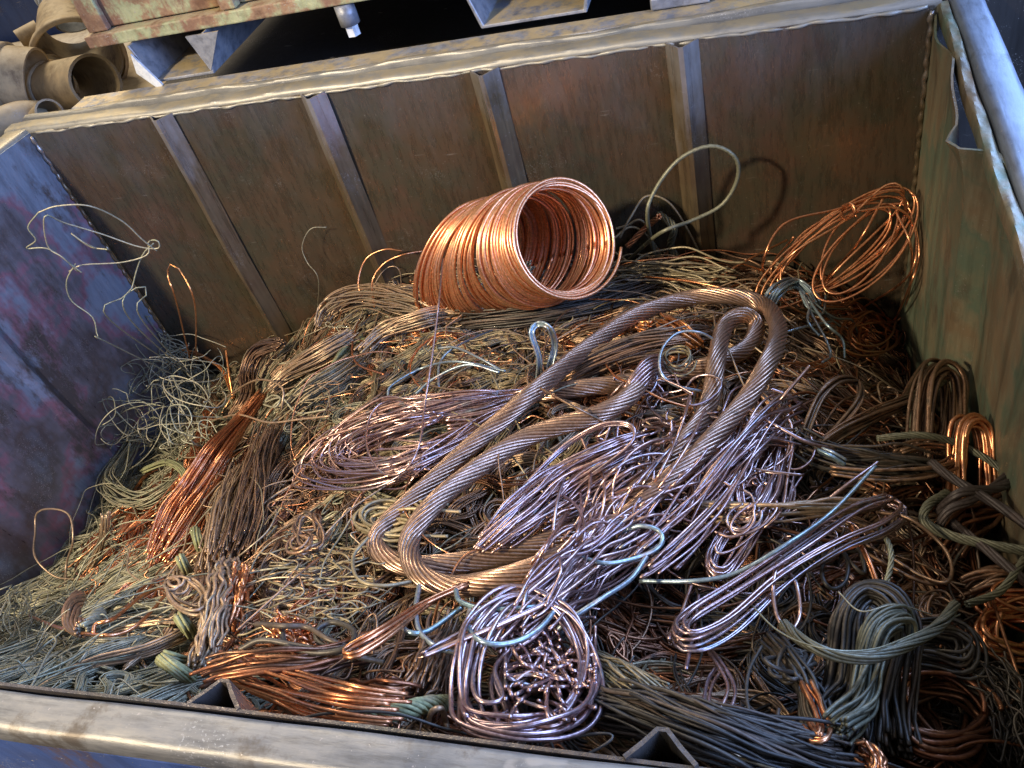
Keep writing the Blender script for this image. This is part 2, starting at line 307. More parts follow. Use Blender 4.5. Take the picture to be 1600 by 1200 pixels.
def prof(name, path_axis, lo, hi, sec, m, n=60, warp=.0015, seed=0, lab=None):   # rim bar: a closed section swept along x or y
    sec = np.array(sec, float); k = len(sec); us = np.linspace(lo, hi, n); V = []
    for j, u in enumerate(us):
        a = warp * math.sin(u * 11 + seed) + warp * .6 * math.sin(u * 29 + seed * 2)
        for q, (s1, s2) in enumerate(sec):
            b = warp * .5 * math.sin(u * 53 + q * 1.7)
            V.append((u, s1 + a * .4, s2 + a + b) if path_axis == 'x' else (s1 + a * .4, u, s2 + a + b))
    V = np.array(V) - BO; i = np.arange(n * k).reshape(n, k); nx = np.roll(i, -1, 1)
    mb = MB(); mb.v.append(V); mb.t.append(np.zeros(len(V))); mb.f.append(np.stack([i[:-1], nx[:-1], nx[1:], i[1:]], -1).reshape(-1, 4)); mb.f.append(i[:1, ::-1].copy()); mb.f.append(i[-1:].copy()); mb.n = len(V)
    o = mb.build(name, m, binr, sm=True); a = o.modifiers.new('e', 'EDGE_SPLIT'); a.split_angle = math.radians(40)
    if lab: o['label'] = lab
    return o
def rbox(a0, a1, b0, b1, r=.006):
    o = []
    for cx, cy, s0 in ((a1 - r, b1 - r, 0), (a0 + r, b1 - r, 90), (a0 + r, b0 + r, 180), (a1 - r, b0 + r, 270)):
        for q in (0, 30, 60, 90): o.append((cx + r * math.cos(math.radians(s0 + q)), cy + r * math.sin(math.radians(s0 + q))))
    return o
prof('rim', 'x', -.075, L + .01, rbox(W + .003, W + .046, H - .052, H + .004, .009), M['rim'], 90, .0014, 1, 'dusty back rim bar')
prof('rim_lip', 'x', -.05, L - .02, rbox(W + .050, W + .064, H - .03, H + .010, .004), M['rim'], 90, .0018, 4)
prof('rim', 'x', -.05, L + .05, rbox(-.042, -.006, H - .030, H + .001, .007), M['rimf'], 90, .0008, 2, 'scuffed front rim bar')
_lr = prof('rim', 'y', -.02, W + .045, rbox(-.072, -.010, H - .052, H + .002, .009), M['rim'], 60, .0012, 3, 'left rim bar')
for v in _lr.data.vertices: v.co.x -= .20 * max(0, W - v.co.y - BO[1])
prof('rim', 'y', -.05, W + .10, rbox(L + .022, L + .066, H - .060, H + .006, .010), M['rimr'], 60, .0010, 5, 'wide blue-grey right rim bar')
prof('panel_edge', 'y', -.02, W + .01, rbox(L + .006, L + .020, H - .03, H - .004, .004), M['wallR'], 120, .0015, 8)
mb = MB(); boxm(mb, (-.05 - BO[0], -.040 - BO[1], .06), (L + .05 - BO[0], -.030 - BO[1], H - .032)); mb.build('front_skin', M['blue'], binr, sm=False)

# weld beads up the two back corners and along the back rim
for (xx, yy, sx_) in ((L - .004, W - .004, 1), (-.001, W - .005, 2)):
    z = np.linspace(.1, H - .01, 160); mb = MB(); q = np.stack([xx + .0012 * np.sin(z * 190 + sx_), yy + .0010 * np.sin(z * 260), z], 1) - BO
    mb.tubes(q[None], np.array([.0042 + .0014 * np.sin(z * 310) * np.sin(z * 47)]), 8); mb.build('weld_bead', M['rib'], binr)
x = np.linspace(.01, L - .01, 420); keep = np.ones_like(x); mb = MB(); q = np.stack([x, W - .001 + .0012 * np.sin(x * 150), H - .006 + .002 * np.sin(x * 61) * np.sin(x * 17)], 1) - BO
mb.tubes(q[None], np.array([.0024 + .0016 * np.abs(np.sin(x * 93) * np.sin(x * 29))]), 7); mb.build('weld_bead', M['rim'], binr)

# ------------------------------------------------------------------ neighbouring container and clutter behind
ct = empty('steel_container', (.9, 1.6, 1.0), label='rusty green-painted steel container with flanged feet behind the bin', category='container')
CO = np.array([.9, 1.6, 1.0])
def cpart(name, m, *boxes, lab=None, bev=.003):
    mb = MB()
    for lo, hi in boxes: boxm(mb, np.array(lo) - CO, np.array(hi) - CO)
    o = mb.build(name, m, ct, sm=False); bez_bevel(o, bev)
    if lab: o['label'] = lab
    return o
cpart('body', M['rust'], ((.155, 1.325, 1.12), (1.9, 2.3, 1.75)))
cpart('bottom_flange', M['rust'], ((.125, 1.297, 1.092), (1.92, 2.32, 1.117)))
cpart('post', M['rust'], ((.135, 1.308, 1.119), (.185, 1.323, 1.75)))
cpart('post', M['rust'], ((.465, 1.300, 1.119), (.50, 1.324, 1.75)))
def vfoot(x0, x1, z0=1.006, z1=1.09, y0=1.285, y1=1.62, lean=.02, lab=None):
    t = .006; mb = MB()
    sec = [(x0 - lean, z1), (x0, z0), (x1, z0), (x1 + lean, z1), (x1 + lean - t, z1), (x1 - t, z0 + t), (x0 + t, z0 + t), (x0 - lean + t, z1)]
    V = [(x, y, z) for y in (y0, y1) for x, z in sec]; k = 8
    F = [(i, (i + 1) % k, k + (i + 1) % k, k + i) for i in range(k)] + [(0, 7, 6, 1), (6, 5, 2, 1), (5, 4, 3, 2)] + [(8, 9, 14, 15), (9, 10, 13, 14), (10, 11, 12, 13)]
    mb.faces(np.array(V) - CO, F); o = mb.build('foot', M['foot'], ct, sm=False); bez_bevel(o, .0015, 1)
    if lab: o['label'] = lab
vfoot(.245, .395, lab='dusty channel foot with bent flanges'); vfoot(.985, 1.185, z0=1.012, lab='wide channel foot on the bin rim')
mb = MB()
Vg = np.array([(.395, 1.279, 1.015), (.452, 1.279, 1.09), (.375, 1.279, 1.09), (.395, 1.283, 1.015), (.452, 1.283, 1.09), (.375, 1.283, 1.09)]) - CO
mb.faces(Vg, [(0, 1, 2), (5, 4, 3), (0, 3, 4, 1), (1, 4, 5, 2), (2, 5, 3, 0)]); mb.build('gusset', M['foot'], ct, sm=False)
mb = MB()
Vg = np.array([(.232, 1.276, 1.075), (.275, 1.268, 1.006), (.262, 1.268, .998), (.222, 1.276, 1.035), (.232, 1.281, 1.075), (.275, 1.273, 1.006), (.262, 1.273, .998), (.222, 1.281, 1.035)]) - CO
mb.faces(Vg, [(0, 1, 2, 3), (7, 6, 5, 4), (0, 4, 5, 1), (1, 5, 6, 2), (2, 6, 7, 3), (3, 7, 4, 0)]); mb.build('gusset', M['white'], ct, sm=False)
# bolt hanging under the flange
bo = empty('bolt', (.72, 1.31, 1.03), label='pale bolt hanging from the underside of the rusty container', category='bolt')
mb = MB(); mb.tubes(np.array([[(0, 0, .0), (0, 0, .022)]]), .014, 6); mb.build('nut', M['white'], bo, sm=False)
mb = MB(); mb.tubes(np.array([[(0, 0, .022), (0, 0, .06)]]), .020, 14); mb.build('washer', M['foot'], bo)
# the neighbouring bin whose rim and dark inside show beyond
nb = empty('scrap_bin', (.9, 1.7, 0), label='dark neighbouring bin behind, only its dusty rim showing', category='scrap bin')
NO = np.array([.9, 1.7, 0])
mb = MB(); boxm(mb, np.array((.06, 1.226, .05)) - NO, np.array((1.9, 1.232, .99)) - NO); boxm(mb, np.array((.06, 2.3, .05)) - NO, np.array((1.9, 2.306, .99)) - NO); boxm(mb, np.array((.056, 1.234, .05)) - NO, np.array((.059, 2.298, .90)) - NO); boxm(mb, np.array((1.902, 1.234, .05)) - NO, np.array((1.906, 2.298, .99)) - NO)
mb.build('wall', M['dark'], nb, sm=False)
mb = MB(); boxm(mb, np.array((.06, 1.222, .994)) - NO, np.array((1.9, 1.278, 1.004)) - NO); o = mb.build('rim', M['foot'], nb, sm=False); bez_bevel(o)
mb = MB(); boxm(mb, np.array((.065, 1.24, .885)) - NO, np.array((1.9, 2.295, .905)) - NO); mb.build('dark_load', M['dark'], nb, sm=False)
# clutter at right
gb = MB(); boxm(gb, (1.30, 1.262, 1.006), (1.40, 1.30, 1.026)); boxm(gb, (1.37, 1.27, 1.027), (1.40, 1.30, 1.09)); o = gb.build('steel_bracket', M['foot'], sm=False, label='small grey bent bracket lying beyond the back rim', category='bracket'); bez_bevel(o)
gb = MB(); boxm(gb, (1.425, 1.262, 1.006), (1.95, 1.36, 1.05)); o = gb.build('steel_beam', M['rust'], sm=False, label='rusty square beam behind the back rim near the right corner', category='beam'); bez_bevel(o, .006)
# plastic pipes
def pipe(name, P, r, label, t=.006, rings=(), m='plastic', taper=1.0, cat='pipe fitting'):
    C = smooth(np.array(P), 20) if len(P) > 2 else np.array([np.array(P[0]) + (np.array(P[1]) - np.array(P[0])) * k for k in np.linspace(0, 1, 6)])
    o0 = C[0].copy(); C = C - o0; n = len(C); root = empty(name, o0, label=label, category=cat)
    T, A, B = frames(C[None]); a = np.linspace(0, 2 * math.pi, 32, endpoint=False)
    r = r * 1.27; R0 = r * np.linspace(1, taper, n)
    def ringv(c, A_, B_, rr): return c + rr * (np.cos(a)[:, None] * A_ + np.sin(a)[:, None] * B_)
    V = [ringv(C[k], A[0, k], B[0, k], R0[k]) for k in range(n)] + [ringv(C[k], A[0, k], B[0, k], R0[k] - t) for k in range(n - 1, -1, -1)]
    k2 = len(V); V = np.vstack(V); i = np.arange(len(V)).reshape(k2, 32); nx = np.roll(i, -1, 1)
    mb = MB(); mb.v.append(V); mb.t.append(np.zeros(len(V))); i2, n2 = np.roll(i, -1, 0), np.roll(nx, -1, 0)
    mb.f.append(np.stack([i, nx, n2, i2], -1).reshape(-1, 4)); mb.n = len(V); o = mb.build('tube', M[m], root, origin=np.zeros(3)); e = o.modifiers.new('e', 'EDGE_SPLIT'); e.split_angle = math.radians(40)
    for f in rings:
        k = int(f * (n - 1)); mb = MB(); c0 = C[k]; d = T[0, k] * r * .11
        Vr = [ringv(c0 - d, A[0, k], B[0, k], R0[k] + .0005), ringv(c0 - d * .8, A[0, k], B[0, k], R0[k] + r * .09), ringv(c0 + d * .8, A[0, k], B[0, k], R0[k] + r * .09), ringv(c0 + d, A[0, k], B[0, k], R0[k] + .0005)]
        Vr = np.vstack(Vr); i = np.arange(128).reshape(4, 32); nx = np.roll(i, -1, 1); mb.v.append(Vr); mb.t.append(np.zeros(128)); mb.n = 128
        mb.f.append(np.stack([i[:-1], nx[:-1], nx[1:], i[1:]], -1).reshape(-1, 4)); mb.build('collar', M[m], root, origin=np.zeros(3))
    return root
def D(px, py, d): return CL + ray(px, py) * d * 1.27
pipe('pipe_fitting', [D(-60, 118, 2.12), D(62, 128, 2.05)], .065, 'large dusty tan pipe section at far left with a raised collar', rings=(.72,))
pipe('pipe_fitting', [D(88, 138, 2.10), D(150, 128, 1.93)], .052, 'short tan pipe coupling with its dark open end facing right', rings=(.1,), t=.007)
pipe('pipe_fitting', [D(66, 188, 1.96), D(78, 176, 1.90)], .026, 'small tan pipe stub with an open end beside the bin corner', t=.005)
pipe('pipe_fitting', [D(-20, 205, 1.98), D(30, 184, 1.98), D(70, 182, 1.99)], .030, 'thin curved tan pipe lying below the large pipe section')
pipe('pipe_fitting', [D(125, 92, 2.16), D(108, 30, 2.30)], .088, 'upright tapered tan pipe cup behind the open coupling', taper=.72, rings=(.05,))
pipe('pipe_fitting', [D(70, 98, 2.20), D(88, 118, 2.12), D(92, 140, 2.12)], .03, 'narrow tan elbow between the coupling and the large pipe', rings=(.5,))
pipe('pipe_fitting', [D(30, 62, 2.3), D(62, 45, 2.3)], .02, 'thin yellowish pipe sliver standing behind the large pipe section')
pipe('ribbed_hose', [D(78, -15, 2.35), D(106, 12, 2.3), D(116, 36, 2.28)], .040, 'white ribbed hose end hanging at the top left', m='white', rings=(.15, .3, .45, .6, .75, .9), cat='hose')
# rack beam and blue crate at far left
mb = MB(); boxm(mb, (-1.5, 2.3, .3), (-.36, 3.1, .98)); mb.build('blue_crate', M['blue'], sm=False, label='dark blue crate behind the pipes at the top left corner', category='crate')
mb = MB(); boxm(mb, (-1.2, 1.45, .05), (-.05, 2.25, .84)); o = mb.build('pallet_box', M['plastic'], sm=False, label='dusty brown box under the tan pipe fittings at left', category='box')
o = MB(); o = boxm(o, (1.93, 1.2, .3), (3.2, 2.4, .93)).build('blue_crate', M['blue'], sm=False, label='dark blue crate beyond the right rim in the top right corner', category='crate')
#HEAP
# ------------------------------------------------------------------ wire helpers
def bundle(mb, P, n, R, r, NP=44, twist=0, jit=.25, prof=None, trim=0.0, sides=5, shell=False, rj=.12, flat=1.0, tone=None, f=(.6, 1.5, 3.1), th0=None):
    C = smooth(P, NP); T, A, B = frames(C[None]); T, A, B = T[0], A[0], B[0]
    s = np.r_[0, np.cumsum(np.linalg.norm(np.diff(C, axis=0), axis=1))]; u = s / s[-1]
    pr = np.interp(u, np.linspace(0, 1, len(prof)), prof) if prof is not None else np.ones(NP)
    th = rng.random(n) * 2 * math.pi if not shell else np.arange(n) * 2 * math.pi / n + .15 * rng.random(n) * (jit > 0)
    rho = np.ones(n) if shell else np.sqrt(rng.random(n))
    a = th[:, None] + (twist * s)[None]
    Q = C[None] + (R * pr)[None, :, None] * rho[:, None, None] * (np.cos(a)[..., None] * A + flat * np.sin(a)[..., None] * B)
    if jit: Q = Q + wob(n, NP, np.full(n, jit * R), f) * pr[None, :, None]
    if trim:
        lo = rng.random(n) * trim; hi = 1 - rng.random(n) * trim; g = np.linspace(0, 1, NP)
        Q = np.stack([np.stack([np.interp(lo[i] + (hi[i] - lo[i]) * g, g, Q[i, :, k]) for k in range(3)], 1) for i in range(n)])
    mb.tubes(Q, r * (1 + rj * rng.standard_normal(n)).clip(.6, 1.5), sides, tone); return mb
def coil(mb, P, turns, s0, s1, r, jit=.008, per=72, sides=6, lift=0.0, tone=None, drift=None):
    Lp = smooth(pts(P), per + 1, closed=True)[:-1]
    c = Lp.mean(0); n = int(turns * per); k = np.arange(n)
    fr_ = np.arange(n) / per; base = Lp[k % per]
    m = max(4, int(turns * 2.3)); sc = np.interp(fr_, np.linspace(0, turns, m), s0 + (s1 - s0) * rng.random(m))
    nz = np.stack([np.interp(fr_, np.linspace(0, turns, m * 2), rng.standard_normal(m * 2) * jit) for _ in range(3)], 1)
    ker = np.hanning(15); ker /= ker.sum()
    pad = lambda x: np.convolve(np.r_[np.full(7, x[0]), x, np.full(7, x[-1])], ker, 'valid')
    sc = pad(sc); nz = np.stack([pad(nz[:, q]) for q in range(3)], 1)
    Q = c + (base - c) * sc[:, None] + nz + np.array([0, 0, lift]) * (fr_ / turns - .5)[:, None]
    if drift is not None: Q = Q + np.asarray(drift)[None] * (fr_ / turns - .5)[:, None]
    # several tubes, so that tone varies from turn to turn a little
    mb.tubes(Q[None], r, sides, rng.random() if tone is None else tone); return mb
def wires(mb, paths, r, NP=80, sides=6, dh=.012, jit=.0):
    Q = np.stack([smooth(pts(p, dh), NP) for p in paths])
    if jit: Q = Q + wob(len(Q), NP, np.full(len(Q), jit))
    mb.tubes(Q, r, sides); return mb
def tangle(mb, P, n, r, R=.03, NP=40, curl=.05, sides=5, loops=2.0):       # short wires curling round a path
    C = smooth(P, 60); i0 = rng.integers(0, 60, n); c = C[i0]
    t = np.linspace(0, 1, NP)[None, :, None]; ph = rng.random((n, 1, 3)) * 2 * math.pi
    fq = loops * (.5 + rng.random((n, 1, 3)))
    am = curl * (.5 + rng.random((n, 1, 3))) * np.array([1, 1, .45])
    dr = rng.standard_normal((n, 1, 3)) * R * np.array([1, 1, .4])
    Q = c[:, None] + dr * .6 + am * np.sin(2 * math.pi * fq * t + ph) + am * .3 * np.sin(2 * math.pi * 2.7 * fq * t + ph * 2) + dr * (t - .5)
    mb.tubes(Q, r * (1 + .12 * rng.standard_normal(n)).clip(.6, 1.4), sides); return mb
def done(mb, name, m, label, cat, group=None, parent=None):
    o = mb.build(name, M[m], parent); o['label'] = label; o['category'] = cat
    if group: o['group'] = group
    return o

# ------------------------------------------------------------------ the mass of the heap
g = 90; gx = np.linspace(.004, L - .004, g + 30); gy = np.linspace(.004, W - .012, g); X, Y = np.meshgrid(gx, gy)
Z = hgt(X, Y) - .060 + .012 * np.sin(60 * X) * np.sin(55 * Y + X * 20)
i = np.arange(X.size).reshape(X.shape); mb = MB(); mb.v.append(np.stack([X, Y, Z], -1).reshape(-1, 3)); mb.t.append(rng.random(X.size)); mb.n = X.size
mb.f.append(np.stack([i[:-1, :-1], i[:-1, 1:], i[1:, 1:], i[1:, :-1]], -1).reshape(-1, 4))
mb.build('heap_gap_shade', M['core'], label='dark sheet inside the copper wire heap, put in as shade between the wires', category='wire heap', kind='stuff')  # dark sheet under the wires stands in for shade in the gaps

# px, py, palette, radius, angle in picture (deg, up positive), angle spread, wires per clump, wobble, weight
ZN = [
 (90, 990, 'grey', .0011, 28, 14, 22, .5, 1.0), (230, 1010, 'grey', .0011, 22, 16, 22, .6, 1.0), (150, 900, 'grey', .0011, 20, 22, 18, .6, 1), (60, 1040, 'grey', .0011, 25, 20, 20, .6, 1), (330, 1060, 'grey', .0011, 10, 60, 10, 1.2, 1),
 (220, 600, 'grey', .0013, 60, 60, 8, 1.6, .8), (180, 760, 'grey', .0012, -40, 40, 14, 1.2, 1), (280, 700, 'grey', .0012, 40, 50, 8, 1.2, 1),
 (400, 640, 'olive', .0012, 60, 18, 22, .4, 1), (380, 740, 'brown', .0012, 72, 16, 22, .4, 1), (360, 830, 'tan', .0013, 78, 14, 20, .5, 1), (480, 560, 'olive', .0012, 40, 15, 22, .4, 1), (540, 500, 'olive', .0012, 30, 40, 16, .8, 1),
 (330, 940, 'tan', .0019, 84, 12, 10, .5, .8), (240, 840, 'copper', .0016, 62, 14, 14, .4, .6),
 (480, 780, 'brown', .0012, 60, 26, 16, 1.0, 1), (490, 870, 'olive', .0012, 10, 34, 14, 1.5, 1.2), (520, 930, 'brown', .0012, -6, 34, 12, 1.6, 1.2), (420, 1000, 'tan', .0014, 30, 60, 12, 1.4, .8), (560, 980, 'olive', .0011, 60, 40, 14, 1.4, 1), (450, 940, 'brown', .0012, 20, 50, 12, 1.6, 1),
 (500, 1060, 'brown', .0014, -14, 26, 12, .8, 1), (620, 1060, 'brown', .0014, 70, 30, 14, .8, 1), (440, 1090, 'copper', .0016, -16, 10, 8, .5, .5), (700, 1080, 'darkc', .0013, 20, 50, 12, 1, 1), (400, 1060, 'darkc', .0014, -20, 40, 10, 1, .8),
 (590, 620, 'olive', .0012, 60, 30, 14, .9, 1), (530, 720, 'olive', .0013, 40, 20, 14, .8, 1), (620, 760, 'olive', .0014, 10, 20, 14, .8, 1), (650, 860, 'brown', .0014, 10, 40, 12, .9, 1),
 (620, 480, 'tan', .0014, 22, 24, 14, 1.0, 1.2), (560, 560, 'tan', .0013, 50, 30, 12, 1, .8), (700, 500, 'tan', .0014, 12, 22, 12, .9, 1), (650, 540, 'olive', .0013, 20, 30, 14, 1, 1),
 (800, 470, 'olive', .0014, 4, 20, 12, .8, 1), (840, 540, 'tan', .0013, 70, 30, 12, 1.2, 1), (760, 560, 'olive', .0013, 50, 40, 12, 1, 1), (900, 500, 'olive', .0013, 30, 30, 12, .9, 1), (1000, 440, 'olive', .0015, 14, 30, 10, .8, 1), (1100, 420, 'tan', .0016, -14, 22, 8, .8, 1), (960, 480, 'brown', .0015, 30, 40, 10, .8, 1),
 (1000, 540, 'brown', .0014, 10, 14, 14, .5, 1), (900, 600, 'brown', .0014, 30, 40, 12, 1.2, 1), (960, 640, 'darkc', .0013, 80, 30, 10, 1.2, 1), (1080, 500, 'tan', .0014, 0, 24, 12, .9, 1), (1160, 440, 'brown', .0015, 10, 40, 10, 1, 1), (1100, 560, 'brown', .0014, 30, 30, 10, .9, 1),
 (1260, 500, 'brown', .0017, 20, 40, 8, 1.2, 1), (1340, 480, 'copper', .0018, 25, 30, 8, 1, 1), (1380, 540, 'darkc', .0020, -50, 60, 6, 1, .8), (1260, 580, 'tan', .0014, 75, 18, 14, .7, 1), (1340, 600, 'brown', .0015, 60, 30, 12, .9, 1), (1220, 660, 'brown', .0016, 70, 40, 8, 1, 1),
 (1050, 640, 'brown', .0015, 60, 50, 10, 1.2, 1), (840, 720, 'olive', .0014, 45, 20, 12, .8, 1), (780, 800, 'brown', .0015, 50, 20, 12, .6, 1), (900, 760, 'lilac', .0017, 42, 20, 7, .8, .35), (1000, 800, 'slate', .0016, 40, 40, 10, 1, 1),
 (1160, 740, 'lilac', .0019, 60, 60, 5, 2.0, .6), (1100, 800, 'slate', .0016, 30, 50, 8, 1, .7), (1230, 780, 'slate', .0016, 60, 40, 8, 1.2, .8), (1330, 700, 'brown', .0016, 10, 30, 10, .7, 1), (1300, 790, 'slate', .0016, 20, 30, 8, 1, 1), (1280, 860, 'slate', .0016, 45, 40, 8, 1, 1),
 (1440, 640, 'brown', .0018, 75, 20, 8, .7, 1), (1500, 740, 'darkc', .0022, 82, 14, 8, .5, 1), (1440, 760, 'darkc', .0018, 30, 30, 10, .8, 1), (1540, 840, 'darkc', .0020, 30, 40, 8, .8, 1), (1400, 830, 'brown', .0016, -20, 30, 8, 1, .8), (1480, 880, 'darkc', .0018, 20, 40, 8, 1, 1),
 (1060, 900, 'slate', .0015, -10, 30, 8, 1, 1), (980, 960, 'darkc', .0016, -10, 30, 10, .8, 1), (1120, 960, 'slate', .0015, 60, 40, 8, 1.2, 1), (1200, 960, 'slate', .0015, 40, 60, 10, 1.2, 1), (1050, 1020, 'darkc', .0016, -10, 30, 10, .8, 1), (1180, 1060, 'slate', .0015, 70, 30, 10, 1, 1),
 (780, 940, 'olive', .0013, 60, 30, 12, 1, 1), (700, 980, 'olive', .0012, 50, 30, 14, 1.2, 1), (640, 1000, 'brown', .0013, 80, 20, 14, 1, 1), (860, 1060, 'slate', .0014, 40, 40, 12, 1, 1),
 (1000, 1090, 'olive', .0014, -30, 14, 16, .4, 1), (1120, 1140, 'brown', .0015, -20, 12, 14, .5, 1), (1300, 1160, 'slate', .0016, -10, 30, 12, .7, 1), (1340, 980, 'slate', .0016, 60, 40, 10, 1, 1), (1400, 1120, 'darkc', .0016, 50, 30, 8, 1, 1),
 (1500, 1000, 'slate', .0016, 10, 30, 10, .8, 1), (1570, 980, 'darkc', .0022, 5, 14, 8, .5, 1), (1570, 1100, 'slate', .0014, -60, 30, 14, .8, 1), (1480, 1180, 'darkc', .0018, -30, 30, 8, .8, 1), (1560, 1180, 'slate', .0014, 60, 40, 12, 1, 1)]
ZC = np.array([(z[0], z[1]) for z in ZN], float)
Zm = {}
def clump(x, y, deep, zi=None):
    h0 = float(hgt(x, y)) - deep; q = pix((x, y, h0))
    if not (-160 < q[0] < 1760 and 150 < q[1] < 1330): return
    d = np.hypot(*((ZC - q - rng.standard_normal(2) * 16) * (1, 1.15)).T); zi = int(np.argmin(d)); z = ZN[zi]
    if rng.random() > z[8] and deep < .03: return
    _, _, pal, r, ang, sp, n, wb, _ = z; r *= .86; n *= 1.3
    a = math.radians(ang + rng.standard_normal() * sp * (.6 if pal == 'grey' else .85))
    # picture direction -> direction on the heap
    e = 12; p0 = pl(q[0], q[1], 2, h0); p1 = pl(q[0] + e * math.cos(a), q[1] - e * math.sin(a), 2, h0); dv = (p1 - p0)[:2]; dv /= np.linalg.norm(dv)
    ln = rng.uniform(.14, .38) * (1.2 if wb < .6 else 1); K = 9; hd = math.atan2(dv[1], dv[0]); turn = rng.standard_normal() * wb * 2.0; w2 = rng.standard_normal() * wb * 1.4; ph = rng.random() * 6
    P = np.zeros((K, 3)); P[K // 2, :2] = (x, y)
    for sgn in (1, -1):
        cx, cy = x, y
        for k in range(1, K // 2 + 1):
            t = sgn * k / (K // 2); hh = hd + turn * t * .55 + w2 * math.sin(3.1 * t + ph)
            cx += sgn * math.cos(hh) * ln / K; cy += sgn * math.sin(hh) * ln / K; P[K // 2 + sgn * k, :2] = (cx, cy)
    P[:, 0] = P[:, 0].clip(.010 - .06 * (W - y), L - .012); P[:, 1] = P[:, 1].clip(.012, W - .022)
    up = rng.random() * .016
    t = np.linspace(-1, 1, K); P[:, 2] = hgt(P[:, 0], P[:, 1]) - deep + up * (1 - t * t) - .010 * t * t + rng.standard_normal() * .003
    n = max(3, int(n * rng.uniform(.5, 1.2))); R = r * math.sqrt(n) * rng.uniform(1.1, 1.9)
    key = pal
    if pal == 'brown': key = rng.choice(['brown', 'brown', 'tan', 'darkc'])
    elif pal == 'olive': key = rng.choice(['olive', 'olive', 'brown', 'grey'] if q[0] < 700 else ['olive', 'brown', 'tan', 'olive'])
    elif pal == 'tan': key = rng.choice(['tan', 'tan', 'copper', 'brown'])
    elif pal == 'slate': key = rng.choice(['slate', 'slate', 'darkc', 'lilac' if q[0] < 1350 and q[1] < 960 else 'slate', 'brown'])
    m_ = Zm.setdefault(str(key), MB())
    if rng.random() < .10 * (1 if wb > .5 else .3):
        tangle(m_, P, max(3, n // 3), r, R * 1.6, 40, rng.uniform(.018, .045), 5, rng.uniform(.4, 1.0))
    else:
        bundle(m_, P, n, R, r, 26, rng.uniform(-25, 25), (.22 + .34 * wb) * (.6 if pal == 'grey' else 1), None, .16, 5, f=(.6, 1.3, 2.7))
for deep, cnt in ((.042, 900), (.022, 1600), (.006, 1900)):
    for _ in range(cnt):
        # denser where the camera is near
        x = rng.uniform(-.03, L - .01); y = W * (rng.random() ** 1.15)
        if y > W - .03: y = W - .03
        if y < .02: y = .02
        if y < .45 and rng.random() < .3 and x < .5: continue
        clump(x, y, deep + rng.uniform(-.004, .006))
for _ in range(480):                         # single wires lying loose on top
    x = rng.uniform(.0, L - .02); y = rng.uniform(.03, W - .04); z0 = float(hgt(x, y)); q = pix((x, y, z0))
    if not (-100 < q[0] < 1700 and 250 < q[1] < 1300): continue
    z = ZN[int(np.argmin(np.hypot(*((ZC - q) * (1, 1.15)).T)))]; K = 9; ln = rng.uniform(.10, .42); hd = rng.random() * 6.28 if rng.random() < .5 else math.radians(z[4]) + rng.standard_normal() * .4 + .35
    tn = rng.standard_normal() * 2.4; P = []; up = rng.uniform(.004, .05) * (ln / .3)
    for k in range(K):
        P.append((x, y)); a = hd + tn * (k / K - .5); x += math.cos(a) * ln / K; y += math.sin(a) * ln / K
    P = np.array(P); P[:, 0] = P[:, 0].clip(.0, L - .012); P[:, 1] = P[:, 1].clip(.012, W - .02); t = np.linspace(-1, 1, K)
    P = np.c_[P, hgt(P[:, 0], P[:, 1]) + up * (1 - t * t) + .002]
    key = z[2] if z[2] != 'lilac' else rng.choice(['lilac', 'brown'])
    if key in ('brown', 'olive'): key = rng.choice(['tan', 'olive', 'brown', 'copper'])
    Qw = smooth(P, 40)[None]; Zm.setdefault(str(key), MB()).tubes(Qw + wob(1, 40, np.array([.004]), (1, 2.2, 4)), z[3] * rng.uniform(.8, 1.25), 5)
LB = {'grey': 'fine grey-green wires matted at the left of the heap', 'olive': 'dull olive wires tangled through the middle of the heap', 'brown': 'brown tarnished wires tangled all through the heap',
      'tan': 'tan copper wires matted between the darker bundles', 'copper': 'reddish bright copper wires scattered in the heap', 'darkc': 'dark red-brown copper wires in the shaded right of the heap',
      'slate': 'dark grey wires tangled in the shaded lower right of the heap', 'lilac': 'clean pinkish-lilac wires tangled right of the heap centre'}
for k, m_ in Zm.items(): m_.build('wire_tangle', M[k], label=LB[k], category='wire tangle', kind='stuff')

# ------------------------------------------------------------------ bright coil of copper wire
def V3(*a): return np.array(a, float)
Ru, Uu, Fu = CM[:, 0], CM[:, 1], CM[:, 2]        # right, up, toward the photographer (used once to orient the coil)
ax = Ru * .54 + Fu * .84 + Uu * .03; ax /= np.linalg.norm(ax)
e1 = np.cross(Uu, ax); e1 /= np.linalg.norm(e1); e2 = np.cross(ax, e1)
c1 = pl(882, 373, 1, .90); mb = MB(); turns = 92; per = 72; n = turns * per; k = np.arange(n); a = 2 * math.pi * k / per; u = k / n
rr = .0935 + .0025 * np.sin(9 * u * 2 * math.pi) + .003 * np.sin(3.1 * u * 6.28) + .010 * (1 - u)
def sm1(x, w=45):
    h = np.hanning(w); h /= h.sum(); return np.convolve(np.r_[np.full(w // 2, x[0]), x, np.full(w // 2, x[-1])], h, 'valid')
jx = sm1(np.interp(np.arange(n), np.linspace(0, n, 120), rng.standard_normal(120) * .0055)); jy = sm1(np.interp(np.arange(n), np.linspace(0, n, 120), rng.standard_normal(120) * .0035))
tilt = np.interp(u, [0, .35, .6, .8, 1], [-.50, -.30, -.02, .14, .24]) + sm1(np.interp(np.arange(n), np.linspace(0, n, 60), rng.standard_normal(60) * .035), 61)
off = (-.37 + .38 * u) * (.80 - .26 * np.sin(a))
Q = c1 + ax * (off + tilt * rr * np.cos(a) * .55)[:, None] * 1.0 + e1 * ((rr + jx) * np.cos(a))[:, None] + e2 * ((rr + jy) * np.sin(a))[:, None]
